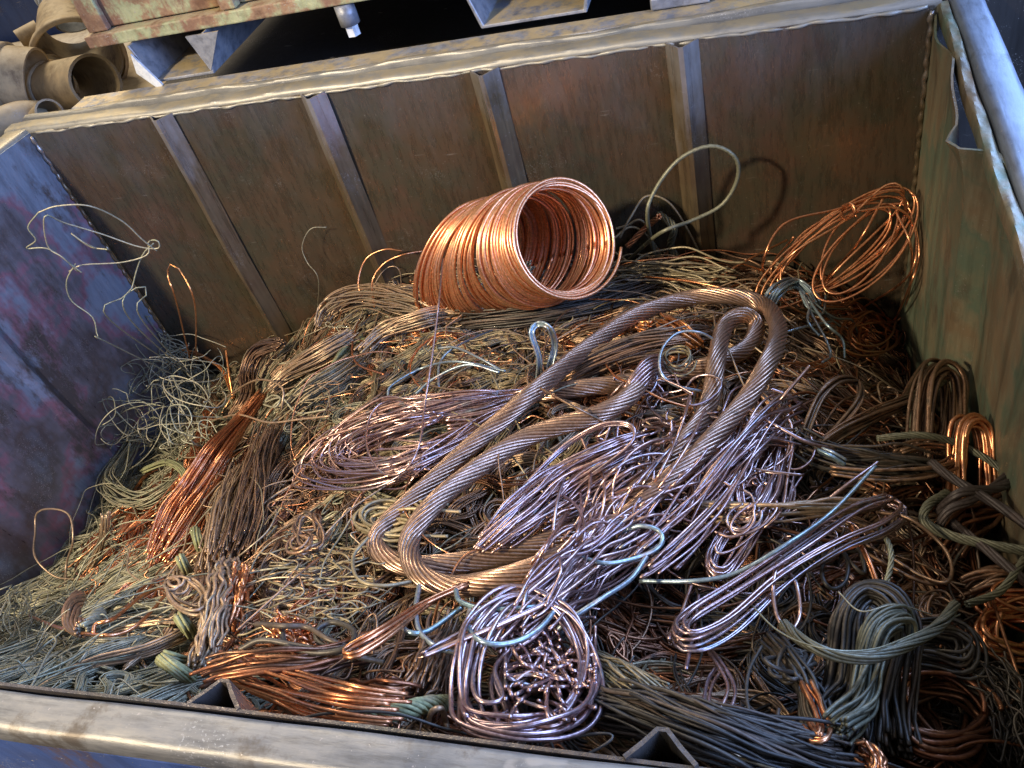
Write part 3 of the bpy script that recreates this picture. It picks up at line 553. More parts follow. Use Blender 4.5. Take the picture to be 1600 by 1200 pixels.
Q = Q - e1 * (.030 * (1 - u) ** 1.3)[:, None]; Q = Q + np.array([0, 0, 1.])[None] * (-.012 * (1 - u) ** 2)[:, None]
Q[:, 1] = np.minimum(Q[:, 1], W - .008)
for q in range(0, n - 2, per * 3):
    seg = Q[q:min(n, q + per * 3 + 1)]
    mb.tubes(seg[None], .0027, 7)
done(mb, 'copper_coil', 'bright', 'bright shiny copper coil of many close turns, against the back wall', 'wire coil')

# ------------------------------------------------------------------ the heavy stranded cable
def cable(mb, P, R=.0133, ns=15, NP=420, tw=27, sides=7, core=True, prof=None, wobble=.0):
    C = smooth(P, NP); T, A, B = frames(C[None]); s = np.r_[0, np.cumsum(np.linalg.norm(np.diff(C, axis=0), axis=1))]; u = s / s[-1]
    pr = np.interp(u, np.linspace(0, 1, len(prof)), prof) if prof is not None else np.ones(NP)
    rs = math.pi * R / ns * .90; Rc = R - rs; th = np.arange(ns) * 2 * math.pi / ns
    a = th[:, None] + (tw * s)[None] + .06 * np.sin(7 * s)[None]
    rad = Rc * pr[None] * (1 + .03 * np.sin(31 * s[None] + th[:, None] * 3))
    Q = C[None] + rad[..., None] * (np.cos(a)[..., None] * A[0] + np.sin(a)[..., None] * B[0])
    mb.tubes(Q, rs, sides, np.linspace(0, 1, ns) * 0 + rng.random(ns))
    n2 = max(6, ns - 7); a2 = np.arange(n2)[:, None] * 2 * math.pi / n2 - (tw * .8 * s)[None]
    Q2 = C[None] + (Rc * .62 * pr)[None, :, None] * (np.cos(a2)[..., None] * A[0] + np.sin(a2)[..., None] * B[0]); mb.tubes(Q2, rs * 1.15, 5)
    return C
CP = [(1008, 580, .052), (985, 618, .055), (940, 645, .05), (880, 664, .045), (810, 690, .045), (735, 740, .045), (675, 790, .045), (640, 845, .045), (652, 893, .045), (705, 916, .05), (790, 903, .055), (880, 868, .062), (960, 822, .065),
      (1035, 760, .065), (1100, 700, .07), (1160, 632, .075), (1200, 568, .078), (1216, 515, .075), (1195, 478, .070), (1140, 462, .062), (1065, 468, .055), (985, 497, .055), (905, 553, .060), (835, 612, .062), (765, 672, .050), (700, 730, .038), (640, 785, .038),
      (592, 835, .036), (598, 868, .034), (650, 885, .034), (745, 875, .026), (850, 850, .034), (935, 812, .038), (1005, 758, .040), (1070, 692, .038), (1108, 630, .036), (1120, 560, .046), (1134, 508, .060), (1162, 492, .066), (1182, 510, .052), (1165, 545, .034), (1115, 568, .026), (1050, 585, .024), (960, 600, .022), (880, 610, .018), (815, 618, .018)]
cb = empty('stranded_cable', on(1000, 750, .01), label='thick twisted copper cable looped twice on top of the heap', category='cable')
mb = MB(); Cc = cable(mb, pts(CP)); co_ = cb.location
def child(mb, name, m, parent, label=None):
    o = mb.build(name, M[m], None); o.parent = parent; o.location = o.location - parent.location
    if label: o['label'] = label
    return o
child(mb, 'twisted_core', 'cable', cb)
# the untwisted end: long loose loops of its strands
mb = MB()
outer = pts([(835, 612, .022), (740, 622, .045), (650, 632, .060), (560, 650, .060), (490, 690, .045), (458, 735, .030), (485, 765, .028), (570, 765, .030), (660, 735, .028), (740, 690, .024), (810, 640, .02)])
inner = pts([(835, 612, .018), (770, 634, .030), (700, 655, .036), (630, 675, .036), (570, 695, .030), (545, 712, .024), (560, 722, .022), (620, 718, .022), (690, 695, .022), (760, 662, .02), (820, 630, .018)])
ns = 52; Qs = []
for k in range(ns):
    t = rng.random() ** 1.2; p = outer * (1 - t) + inner * t; p = p + rng.standard_normal((len(p), 3)) * [.0045, .0045, .005]; p[3:8] += (p[0] - p[5]) * rng.uniform(-.04, .22); p[1:6, 2] += rng.uniform(-.012, .014) ; p[6:, 2] += rng.uniform(-.006, .012)
    kk = rng.integers(8, 12) if rng.random() < .5 else 11
    Qs.append(smooth(p[:kk], 60))
mb.tubes(np.stack(Qs), .0018, 6)
child(mb, 'loose_strands', 'lilac', cb, 'untwisted lilac strands looped at the cable end')
mb = MB(); bundle(mb, pts([(900, 606, .018), (850, 612, .024), (800, 628, .03), (760, 646, .034), (700, 668, .034)]), 20, .012, .0019, 30, 12, .2, [.8, .8, 1.2, 1.9]); child(mb, 'loose_strands', 'lilac', cb, 'strands spreading where the twist opens')
mb = MB(); bundle(mb, pts([(985, 618, .05), (1005, 585, .056), (1018, 572, .05), (1030, 566, .035)]), 15, .012, .0022, 16, 20, .05, [1, 1, 1.2, .9], .1, shell=True); child(mb, 'cut_end', 'lilac', cb, 'splayed cut end of the cable')

# ------------------------------------------------------------------ bundles and coils, each a thing
def E_(cx, cy, a, b, rot, n=10, dh=.02, tilt=0.0):
    o = []; ca, sa = math.cos(math.radians(rot)), math.sin(math.radians(rot))
    for k in range(n):
        t = 2 * math.pi * k / n; x = a * math.cos(t); y = b * math.sin(t); o.append((cx + x * ca + y * sa, cy - x * sa + y * ca, dh + tilt * math.sin(t)))
    return o
def B(name, m, label, cat, path, n, R, r, group=None, **k):
    mb = MB(); dh = k.pop('dh', .012); bundle(mb, pts(path, dh), n, R, r, **k); return done(mb, name, m, label, cat, group)
def Wr(name, m, label, cat, paths, r, dh=.012, jit=0, NP=90, group=None):
    mb = MB(); 
    if len(paths) > 1:                       # several wires held together: each one a part
        first = pts(paths[0], dh); root = empty(name, first[len(first) // 2] - np.array([0, 0, .01]), label=label, category=cat)
        if group: root['group'] = group
        for p in paths:
            mb = MB(); wires(mb, [p], r, NP, 6, dh, jit); child(mb, 'strand', m, root)
        return root
    wires(mb, paths, r, NP, 6, dh, jit)
    return done(mb, name, m, label, cat, group)
#THINGS
# --- upper right: loose copper coil and dark loop
def EY(cx, cy, a, b, rot, y0, ky, n=12):       # a ring standing at depth y0, leaning back by ky per picture row
    return [(p[0], p[1], 'y', y0 + ky * (cy - p[1])) for p in E_(cx, cy, a, b, rot, n)]
mb = MB(); coil(mb, EY(1310, 388, 138, 48, 34, 1.00, .0008), 6, .72, 1.08, .0021, .008, tone=.2)
coil(mb, EY(1350, 385, 100, 46, 50, .99, .0009), 3, .8, 1.1, .0021, .008, tone=.8)
wires(mb, [[(1200, 440, .02), (1192, 410, 'y', .95), (1225, 350, 'y', .99), (1310, 326, 'y', 1.02), (1400, 298, 'y', 1.05), (1412, 345, 'y', 1.04), (1370, 400, 'y', 1.0), (1320, 470, .02)],
           [(1190, 450, .02), (1240, 395, 'y', .97), (1320, 345, 'y', 1.02), (1380, 292, 'y', 1.06), (1408, 292, 'y', 1.06), (1400, 330, 'y', 1.05), (1300, 430, 'y', .97), (1270, 480, .01)],
           [(1430, 350, 'y', 1.03), (1436, 400, 'y', 1.0), (1420, 450, 'y', .97), (1390, 490, .03), (1340, 520, .01)], [(1340, 330, 'y', 1.02), (1400, 325, 'y', 1.03), (1430, 360, 'y', 1.02), (1420, 430, 'y', .97), (1350, 480, .02)], [(1400, 330, 'y', 1.03), (1425, 400, 'y', .98), (1405, 470, .06), (1360, 505, .03), (1290, 520, .01)], [(1240, 370, 'y', .99), (1205, 420, .05), (1225, 470, .04), (1290, 500, .03), (1370, 490, .03), (1420, 520, .01)], [(1380, 310, 'y', 1.04), (1340, 380, 'y', .99), (1290, 440, .05), (1280, 490, .02)]], .0021)
wires(mb, [[(1316, 322, 'y', 1.01), (1330, 318, 'y', 1.0), (1336, 332, 'y', .99), (1322, 342, 'y', 1.0), (1314, 330, 'y', 1.03), (1328, 320, 'y', 1.02), (1338, 338, 'y', .99)]], .0024)
done(mb, 'loose_coil', 'copper', 'loose open coil of bright copper wire in the far right corner', 'wire coil')
Wr('wire_loop', 'green', 'dark grey-green wire loop standing up against the back wall', 'wire loop',
   [[(1062, 400, .01), (1040, 370, .03), (1012, 345, 'y', 1.02), (1022, 300, 'y', 1.03), (1060, 250, 'y', 1.05), (1110, 228, 'y', 1.06), (1148, 245, 'y', 1.06), (1152, 280, 'y', 1.06), (1128, 320, 'y', 1.05), (1080, 345, 'y', 1.03), (1030, 365, 'y', 1.0), (985, 380, .03)]], .0036)
mb = MB(); wires(mb, [[(968, 372, .10), (985, 340, .13), (1010, 303, .16), (1045, 310, .15), (1075, 360, .08), (1100, 410, .01)], [(965, 345, .10), (985, 325, .12), (1005, 345, .10), (1030, 400, .02)], [(960, 372, .08), (985, 352, .09), (1010, 365, .07), (1040, 400, .015)], [(962, 395, .05), (1000, 420, .02), (1050, 430, .01)]], .0024)
done(mb, 'wire_bundle', 'olive', 'thin olive wires arching up just right of the bright coil', 'wire bundle')
B('twisted_wire', 'green', 'short grey-green twisted strap right of the bright coil', 'twisted wire', [(1030, 335, .12), (1052, 355, .10), (1048, 385, .05), (1062, 410, .01)], 6, .005, .0024, twist=60, shell=True, jit=.05)
B('twisted_wire', 'bright', 'short shiny twisted copper stub poking up right of the coil', 'twisted wire', [(980, 385, .05), (1010, 355, .09), (1030, 338, .12)], 5, .004, .0022, twist=70, shell=True, jit=.05)
# --- left wall wires
Wr('bent_wire', 'grey', 'crumpled silver-grey wire sticking up beside the left wall', 'wire',
   [[(150, 388, 'y', .80), (130, 378, 'y', .79), (112, 365, 'y', .79), (140, 385, 'y', .80), (168, 390, 'y', .80)],
    [(122, 425, 'y', .78), (98, 402, 'y', .77), (75, 385, 'y', .77), (70, 338, 'y', .77), (100, 348, 'y', .79), (160, 366, 'y', .82), (215, 385, 'y', .84), (247, 388, 'y', .85), (246, 376, 'y', .85), (232, 378, 'y', .85), (230, 398, 'y', .84), (190, 410, 'y', .82), (130, 414, 'y', .79), (108, 424, 'y', .78)],
    [(60, 332, 'y', .77), (44, 355, 'y', .76), (56, 375, 'y', .76), (42, 388, 'y', .76), (78, 390, 'y', .77), (128, 426, 'y', .78)], [(60, 332, 'y', .77), (90, 322, 'y', .78), (140, 322, 'y', .80), (190, 345, 'y', .83), (222, 374, 'y', .84), (245, 392, 'y', .85)],
    [(240, 380, 'y', .85), (222, 400, 'y', .84), (208, 445, 'y', .82), (204, 500, 'y', .80), (210, 560, .03), (228, 640, .01)],
    [(118, 412, 'y', .78), (104, 440, 'y', .77), (112, 470, 'y', .77), (145, 496, 'y', .77), (153, 525, 'y', .76), (170, 536, 'y', .76), (210, 528, .06)],
    [(178, 560, .08), (172, 500, 'y', .78), (192, 465, 'y', .80), (222, 446, 'y', .82), (229, 460, 'y', .82), (222, 500, 'y', .80), (226, 540, .05)]], .0013, NP=90)
mb = MB()
for k in range(120):
    c_ = on(rng.uniform(150, 350), rng.uniform(520, 735), .02) + [0, 0, rng.uniform(.0, .16)]
    u1 = rng.standard_normal(3) * [1, 1, .9]; u1 /= np.linalg.norm(u1); u2 = rng.standard_normal(3) * [1, 1, .9]; u2 -= u1 * (u1 @ u2); u2 /= np.linalg.norm(u2)
    ra, rb_ = rng.uniform(.03, .10), rng.uniform(.015, .045); lp_ = rng.uniform(.35, 1.3); s_ = np.linspace(0, 1, 80); a_ = rng.random() * 6.28 + lp_ * 6.28 * s_
    Qw = c_ + ra * np.cos(a_)[:, None] * u1 + rb_ * np.sin(a_)[:, None] * u2 + (s_[:, None] - .5) * rng.standard_normal(3) * .05
    Qw = Qw + wob(1, 80, np.array([.007]), (1.5, 3, 5))[0]
    Qw[:, 2] = np.maximum(Qw[:, 2], hgt(Qw[:, 0], Qw[:, 1]) - .01); Qw[:, 0] = np.maximum(Qw[:, 0], .004 - .1 * (W - Qw[:, 1])); Qw[:, 1] = np.minimum(Qw[:, 1], W - .03)
    mb.tubes(Qw[None], .0012, 5)
done(mb, 'wire_tangle', 'grey', 'airy tangle of thin grey wires springing up in the left corner', 'wire tangle')
Wr('bent_wire', 'grey', 'long grey wire bent like a hairpin left of the airy grey tangle', 'wire', [[(300, 700, .02), (240, 660, .05), (185, 620, .08), (150, 580, .11), (126, 545, .12), (135, 534, .12), (165, 550, .11), (190, 620, .06), (205, 670, .04), (190, 700, .03), (180, 720, .02)]], .0013)
B('wire_bundle', 'grey', 'drooping grey bundle with frayed tip below the left wall rib', 'wire bundle', [(108, 668, .10), (130, 705, .08), (170, 760, .045), (215, 785, .03), (262, 765, .025), (290, 735, .01)], 46, .020, .0012, jit=.5, prof=[.6, 1, 1.1, 1, .9], trim=.12)
B('wire_bundle', 'verdigris', 'curved green verdigris bundle beside the copper fibre hank', 'wire bundle', [(225, 735, .02), (262, 722, .035), (288, 735, .035), (296, 765, .02)], 14, .009, .0017, jit=.12)
Wr('copper_strip', 'orange', 'thin orange copper wire bent in a tall hairpin above the left heap', 'wire', [[(338, 610, .01), (305, 545, .03), (275, 470, 'y', .92), (262, 430, 'y', .93), (268, 413, 'y', .93), (285, 428, 'y', .93), (305, 480, 'y', .92), (325, 550, .03), (335, 600, .01)]], .0018)
B('copper_strip', 'orange', 'pair of stiff orange copper strips crossing near the brown hank', 'wire', [(308, 474, .12), (325, 530, .07), (348, 580, .03), (366, 622, .01)], 4, .005, .0020, twist=6)
Wr('copper_strip', 'orange', 'short upright copper sliver right of the orange strips', 'wire', [[(353, 548, .07), (358, 585, .04), (364, 620, .015)]], .0030)
B('wire_hank', 'copper', 'bright reddish copper fibre hank lying diagonally at left', 'wire hank', [(412, 612, .03), (372, 665, .045), (335, 715, .05), (300, 775, .045), (268, 830, .035), (240, 885, .015)], 84, .026, .0021, jit=.22, prof=[.45, .55, .8, 1.1, 1.3, .7], trim=.16, twist=2, dh=.03)
B('wire_hank', 'copper', 'short crinkled copper hank behind the bright reddish one', 'wire hank', [(330, 640, .03), (315, 690, .03), (300, 730, .02), (275, 775, .01)], 34, .014, .0018, jit=.6, trim=.1, f=(3, 7, 13))
B('wire_hank', 'tan', 'upright tan hank with splayed top near the left heap edge', 'wire hank', [(168, 795, .10), (165, 825, .07), (155, 860, .03), (140, 890, .01)], 16, .010, .0017, jit=.3, prof=[1.3, .8, .8, 1.1], trim=.2)
Wr('wire_loop', 'tan', 'single tan wire loop standing at the far left edge', 'wire loop', [[(102, 918, .01), (104, 880, .04), (114, 845, .08), (108, 805, .12), (80, 795, .14), (48, 802, .14), (40, 830, .12), (55, 870, .08), (85, 900, .03), (120, 905, .01)]], .0021)
Wr('bent_wire', 'copper', 'long orange copper wire lying across the grey mass at lower left', 'wire', [[(46, 962, .035), (90, 980, .03), (150, 992, .03), (195, 988, .03), (230, 962, .03), (262, 925, .025)], [(146, 990, .03), (150, 975, .04), (180, 965, .04), (230, 925, .03), (262, 918, .02)]], .0024)
B('cable_stub', 'brown', 'short curved brown stranded cable stub in the grey mass', 'cable stub', [(122, 935, .05), (112, 955, .05), (116, 975, .045), (132, 982, .035)], 12, .0095, .0028, twist=20, shell=True, jit=.05)
B('cable_stub', 'grey', 'short straight grey twisted stub beside the brown cable stub', 'cable stub', [(128, 984, .035), (142, 972, .04), (156, 958, .045)], 9, .006, .0024, twist=60, shell=True, jit=.05)
# --- mid left hanks
B('wire_hank', 'brown', 'brown fibre hank standing above the reddish copper hank', 'wire hank', [(445, 535, .06), (405, 548, .07), (388, 585, .06), (385, 625, .04), (360, 665, .02)], 70, .018, .0013, jit=.4, prof=[.5, 1, 1, .9, .8], trim=.1)
B('wire_hank', 'tan', 'pale brown combed hank pointing up right from the copper hank', 'wire hank', [(418, 610, .03), (455, 580, .04), (500, 555, .04), (560, 522, .03)], 70, .020, .0013, jit=.2, prof=[.5, .9, 1.1, 1.1], trim=.12)
B('wire_hank', 'olive', 'olive combed hank below the pale brown one', 'wire hank', [(440, 650, .015), (480, 615, .03), (520, 590, .03), (565, 560, .015)], 60, .022, .0013, jit=.25, trim=.14)
B('wire_hank', 'verdigris', 'greenish hank with verdigris near the tan swirls', 'wire hank', [(500, 625, .01), (520, 580, .03), (545, 545, .03), (570, 530, .015)], 20, .009, .0016, jit=.2, twist=14)
B('wire_hank', 'brown', 'long brown hank running down from the copper hank', 'wire hank', [(425, 660, .02), (410, 710, .03), (400, 760, .03), (385, 820, .025), (365, 880, .015)], 84, .024, .0013, jit=.35, trim=.14)
B('wire_hank', 'tan', 'tan fibre hank right of the reddish copper hank, near vertical', 'wire hank', [(380, 730, .02), (358, 780, .03), (345, 830, .03), (335, 885, .02)], 70, .020, .0013, jit=.35, trim=.16)
Wr('bent_wire', 'tan', 'pale yellowish wire lying wavy over the brown hanks', 'wire', [[(440, 640, .05), (440, 605, .07), (400, 594, .07), (355, 620, .07), (328, 648, .06), (332, 656, .06), (372, 648, .06), (420, 660, .05), (470, 655, .05), (515, 650, .03)]], .0019)
Wr('bent_wire', 'grey', 'pale squiggly wire lying just above the wavy yellowish one', 'wire', [[(412, 632, .05), (430, 636, .05), (438, 622, .055), (425, 618, .055), (415, 628, .05), (440, 622, .05), (465, 645, .04), (510, 640, .02)]], .0017)
GS = 'green corroded cable stubs stuck in the heap'
for lab, a_, b_, n_ in (('green corroded stub poking up under the copper hank', (304, 828), (316, 862), 8), ('small green stub left of the kinked copper hank', (281, 870), (294, 895), 7),
      ('pale green stub beside the small tied coil', (280, 962), (300, 990), 7), ('yellow-green corroded stub near the front rim at left', (252, 1030), (300, 1062), 12), ('thin green rod lying left of the kinked hank', (254, 1020), (300, 1034), 2)):
    B('cable_stub', 'verdigris', lab, 'cable stub', [(*a_, .045), ((a_[0] + b_[0]) / 2, (a_[1] + b_[1]) / 2, .035), (*b_, .01)], n_, .0055 if n_ > 2 else .002, .0021, GS, twist=10, shell=True, jit=.05, NP=10)
B('wire_hank', 'tan', 'kinked copper hank standing upright in the lower left', 'wire hank', [(352, 880, .04), (345, 920, .05), (335, 965, .05), (322, 1010, .04), (312, 1050, .02)], 34, .019, .0020, jit=.28, trim=.14, f=(2, 6, 12), prof=[1, 1, .9, .8, .6])
B('wire_hank', 'copper', 'flat row of crimped copper rods beside the kinked hank', 'wire hank', [(378, 885, .04), (372, 915, .045), (362, 950, .04), (350, 985, .02)], 9, .016, .0030, jit=.15, trim=.1, f=(3, 7, 14))
mb = MB(); coil(mb, E_(296, 930, 38, 24, -35, dh=.055), 5, .55, 1.1, .0020, .004, tone=.6); coil(mb, E_(278, 915, 18, 14, 0, dh=.06), 3, .6, 1.1, .0020, .003)
done(mb, 'wire_coil', 'tan', 'small tied tan coil resting on the kinked copper hank', 'wire coil')
B('wire_bundle', 'copper', 'long orange copper rods curving along the front rim', 'wire bundle', [(350, 1035, .03), (400, 1062, .04), (465, 1085, .045), (540, 1102, .05), (640, 1112, .04)], 18, .019, .0020, jit=.22, trim=.1)
B('wire_bundle', 'darkc', 'dark brown wires bridging over the orange rods', 'wire bundle', [(300, 1065, .05), (345, 1045, .06), (420, 1035, .06), (500, 1030, .05), (590, 1000, .03)], 12, .014, .0021, jit=.4, trim=.1)
B('wire_bundle', 'copper', 'row of short coppery crimped wires at the lower left centre', 'wire bundle', [(430, 985, .03), (460, 1000, .035), (490, 1015, .03)], 26, .018, .0018, jit=.4, trim=.1, f=(3, 7, 14))
mb = MB(); wires(mb, [[(440, 985, .05), (450, 1010, .06), (500, 1020, .06), (545, 1010, .06), (552, 985, .06), (520, 972, .06), (495, 985, .06), (500, 1005, .055), (540, 1020, .05)], [(400, 975, .05), (440, 978, .06), (480, 980, .06), (515, 1000, .06), (560, 1015, .04)], [(375, 1015, .05), (410, 1000, .06), (470, 1010, .06), (540, 1022, .05), (600, 1035, .03)]], .0032)
done(mb, 'wire_loop', 'slate', 'thick dark wires looping over the crimped coppery wires', 'wire loop')
Wr('bent_wire', 'brown', 'straight brown wire slanting across the dull wavy wires', 'wire', [[(370, 985, .05), (420, 940, .055), (470, 895, .055), (505, 868, .04)]], .0014)
mb = MB(); coil(mb, E_(488, 832, 26, 30, 20, dh=.045), 4, .5, 1.1, .0021, .006); coil(mb, E_(470, 850, 18, 26, -10, dh=.045), 3, .5, 1.1, .0021, .006)
done(mb, 'wire_coil', 'brown', 'knotted curly brown wire ball left of the cable loop', 'wire coil')
mb = MB(); 
for q in range(5): coil(mb, E_(600 + q * 6, 800 + q * 8, 54 - q * 3, 22 + q, 8, dh=.04), 2, .55, 1.15, .0022, .004)
wires(mb, [[(700, 788, .04), (620, 782, .04), (565, 795, .04), (556, 820, .04), (600, 835, .04), (700, 838, .03)], [(720, 800, .04), (640, 795, .045), (585, 806, .045), (590, 822, .04), (660, 828, .03)], [(575, 840, .05), (552, 870, .05), (560, 905, .05), (600, 915, .05), (660, 905, .04)]], .0023)
done(mb, 'wire_coil', 'olive', 'flattened olive coil under the left end of the cable loop', 'wire coil')
mb = MB()
for k in range(30):
    cx, cy = rng.uniform(410, 590), rng.uniform(850, 975); p = []; w_ = rng.uniform(30, 60); hgt_ = rng.uniform(6, 18); s_ = rng.choice([-1, 1])
    for j in range(9): p.append((cx + w_ * math.sin(j * .55), cy + hgt_ * (j * .35 - 1.3) + 3 * math.sin(j * 2.1 + k), .03 + .012 * rng.random()))
    mb.tubes(smooth(pts(p), 50)[None], .0012, 5)
done(mb, 'wire_bundle', 'olive', 'wavy pale hair-like wires spread left of the cable loop', 'wire bundle')
B('wire_bundle', 'brown', 'upright brown sheaf of thin wires above the front rim, left of the lilac skein', 'wire bundle', [(700, 985, .03), (680, 1020, .04), (665, 1055, .035), (650, 1095, .02)], 60, .020, .0013, jit=.3, prof=[1.4, .8, 1, 1.2], trim=.14)
B('twisted_wire', 'verdigris', 'spiralling green corroded strand along the front rim', 'twisted wire', [(575, 1122, .03), (620, 1112, .04), (665, 1102, .04), (700, 1098, .03)], 8, .006, .0024, twist=110, shell=True, jit=.05)
B('wire_bundle', 'darkc', 'reddish dark wires stacked low by the front rim', 'wire bundle', [(560, 1085, .02), (600, 1090, .03), (650, 1092, .02)], 26, .014, .0018, jit=.3, trim=.1)
Wr('wire_loop', 'tan', 'small tan arch of wire standing on the front rim side', 'wire loop', [[(668, 1135, .02), (675, 1112, .05), (690, 1108, .055), (696, 1125, .03), (698, 1142, .02)]], .0028)
# --- around and behind the cable
mb = MB(); bundle(mb, pts([(500, 520, .02), (520, 480, .04), (570, 462, .045), (640, 470, .045), (700, 490, .03), (760, 478, .02)]), 34, .022, .0017, jit=.5, trim=.12)
bundle(mb, pts([(560, 560, .02), (600, 520, .03), (660, 500, .035), (720, 488, .02)]), 26, .016, .0017, jit=.4, trim=.12); done(mb, 'wire_hank', 'tan', 'swirling tan and orange hank left of the bright coil', 'wire hank')
Wr('wire_loop', 'copper', 'two thin copper arcs rising left of the bright coil', 'wire loop', [[(568, 475, .03), (560, 440, .07), (572, 405, .10), (600, 390, .11), (628, 392, .10)], [(585, 480, .03), (582, 440, .08), (600, 412, .10), (630, 398, .11), (662, 392, .10)], [(560, 500, .02), (550, 545, .04), (560, 570, .04), (600, 585, .02)]], .0020)
Wr('bent_wire', 'grey', 'hair-thin wire curling against the middle of the back wall', 'wire', [[(510, 355, 'y', 1.13), (485, 358, 'y', 1.12), (472, 385, 'y', 1.11), (480, 410, 'y', 1.10), (497, 435, 'y', 1.08), (503, 470, .02)]], .0008)
B('wire_knot', 'olive', 'knotted dull green wires sticking up in front of the coil', 'wire knot', [(832, 412, .10), (818, 430, .085), (806, 450, .07), (800, 475, .04), (790, 500, .02)], 12, .011, .0021, jit=.7, prof=[1, .7, 1.3, 1, 1.2], trim=.1)
Wr('bent_wire', 'tan', 'thin tan wires crossing in front of the bright coil', 'wire', [[(690, 440, .06), (730, 425, .07), (765, 420, .07), (760, 450, .055), (720, 475, .04), (700, 490, .03)], [(655, 445, .08), (700, 432, .09), (760, 418, .09), (800, 428, .07)], [(770, 425, .075), (745, 450, .06), (700, 480, .05), (690, 500, .02)]], .0016)
B('wire_bundle', 'slate', 'dark band of wires lying just under the bright coil', 'wire bundle', [(700, 505, .01), (760, 500, .025), (850, 490, .03), (940, 470, .025), (1030, 440, .015)], 40, .020, .0018, jit=.35, trim=.14)
B('wire_bundle', 'olive', 'long olive wires spreading right from under the coil', 'wire bundle', [(900, 455, .02), (980, 430, .035), (1060, 425, .035), (1150, 440, .025)], 26, .026, .0019, jit=.8, trim=.16)
Wr('bent_wire', 'copper', 'three long copper wires running right from the coil to the corner', 'wire', [[(930, 425, .04), (1000, 408, .06), (1080, 402, .06), (1150, 410, .05), (1215, 432, .03)], [(1000, 432, .04), (1080, 440, .05), (1150, 455, .04)], [(1110, 440, .03), (1170, 405, .06), (1230, 375, .08)]], .0021)
B('wire_bundle', 'brown', 'brown bundle of parallel wires under the top bend of the cable', 'wire bundle', [(880, 590, .02), (940, 560, .035), (1000, 540, .035), (1060, 530, .03), (1110, 528, .015)], 46, .020, .0016, jit=.3, trim=.12)
B('wire_bundle', 'orange', 'short yellow-orange crimped strips behind the cable bend', 'wire bundle', [(945, 515, .03), (980, 508, .04), (1020, 512, .03)], 16, .013, .0022, jit=.3, trim=.15, f=(3, 7, 14))
B('wire_bundle', 'orange', 'bright tan strips between the cable bend and the grey loops', 'wire bundle', [(1030, 500, .03), (1060, 515, .04), (1100, 545, .02)], 16, .013, .0022, jit=.3, trim=.15)
B('wire_loop', 'teal', 'pale blue-green loop standing behind the untwisted cable strands', 'wire loop', [(840, 596, .03), (842, 560, .07), (830, 520, .11), (840, 506, .12), (858, 512, .12), (866, 540, .08), (858, 580, .04)], 4, .0035, .0021, jit=.3)
Wr('bent_wire', 'lilac', 'tall straight wire standing up then curling under the lilac strands', 'wire', [[(692, 404, .20), (686, 470, .17), (676, 550, .13), (664, 630, .09), (655, 695, .075), (632, 735, .065), (600, 740, .06), (575, 705, .06), (574, 665, .065), (592, 632, .07), (640, 620, .065), (720, 612, .05)]], .0017, NP=70)
Wr('bent_wire', 'teal', 'pale blue wires arching above the lilac strand loops', 'wire', [[(606, 622, .05), (612, 602, .06), (660, 575, .06), (715, 565, .06), (790, 580, .04)], [(686, 544, .06), (712, 543, .065), (750, 560, .06), (785, 580, .04)], [(650, 615, .05), (680, 590, .06), (730, 570, .06), (780, 582, .045)], [(685, 605, .05), (688, 565, .06), (715, 540, .06), (770, 515, .03)]], .0021)
Wr('bent_wire', 'brown', 'thin brownish wire slanting over the lilac strand loops', 'wire', [[(607, 555, .05), (640, 585, .06), (680, 604, .06), (740, 612, .05)], [(845, 607, .07), (890, 632, .075), (950, 662, .05)]], .0017)
Wr('wire_loop', 'teal', 'blue-lilac circle of wire inside the bend of the cable', 'wire loop', [[(1130, 540, .04), (1095, 520, .07), (1060, 520, .08), (1035, 545, .08), (1032, 580, .07), (1055, 602, .06), (1100, 612, .04)]], .0021)
mb = MB(); coil(mb, E_(1060, 562, 26, 20, 0, dh=.045), 3, .6, 1.15, .0017, .004); done(mb, 'wire_coil', 'olive', 'little grey-brown ring coil inside the bend of the cable', 'wire coil')
# frayed blue bundle
mb = MB(); bundle(mb, pts([(1200, 475, .05), (1215, 452, .07), (1240, 442, .08), (1262, 455, .08), (1278, 480, .07)]), 13, .010, .0022, jit=.3, trim=.05)
for p in ([(1262, 452, .08), (1280, 480, .07), (1300, 500, .06), (1313, 510, .05)], [(1255, 460, .08), (1268, 490, .07), (1290, 530, .06), (1298, 555, .05), (1285, 566, .05)], [(1262, 465, .08), (1290, 505, .07), (1316, 530, .06), (1320, 560, .04)], [(1250, 455, .08), (1262, 480, .07), (1285, 490, .07), (1290, 462, .09)], [(1270, 470, .08), (1262, 500, .07), (1280, 525, .06)], [(1255, 458, .08), (1300, 495, .07), (1330, 500, .05), (1340, 520, .02)], [(1225, 520, .05), (1260, 510, .06), (1300, 502, .06)]): wires(mb, [p], .0022)
done(mb, 'wire_bundle', 'teal', 'frayed pale blue bundle with loose hooked ends right of the cable', 'wire bundle')
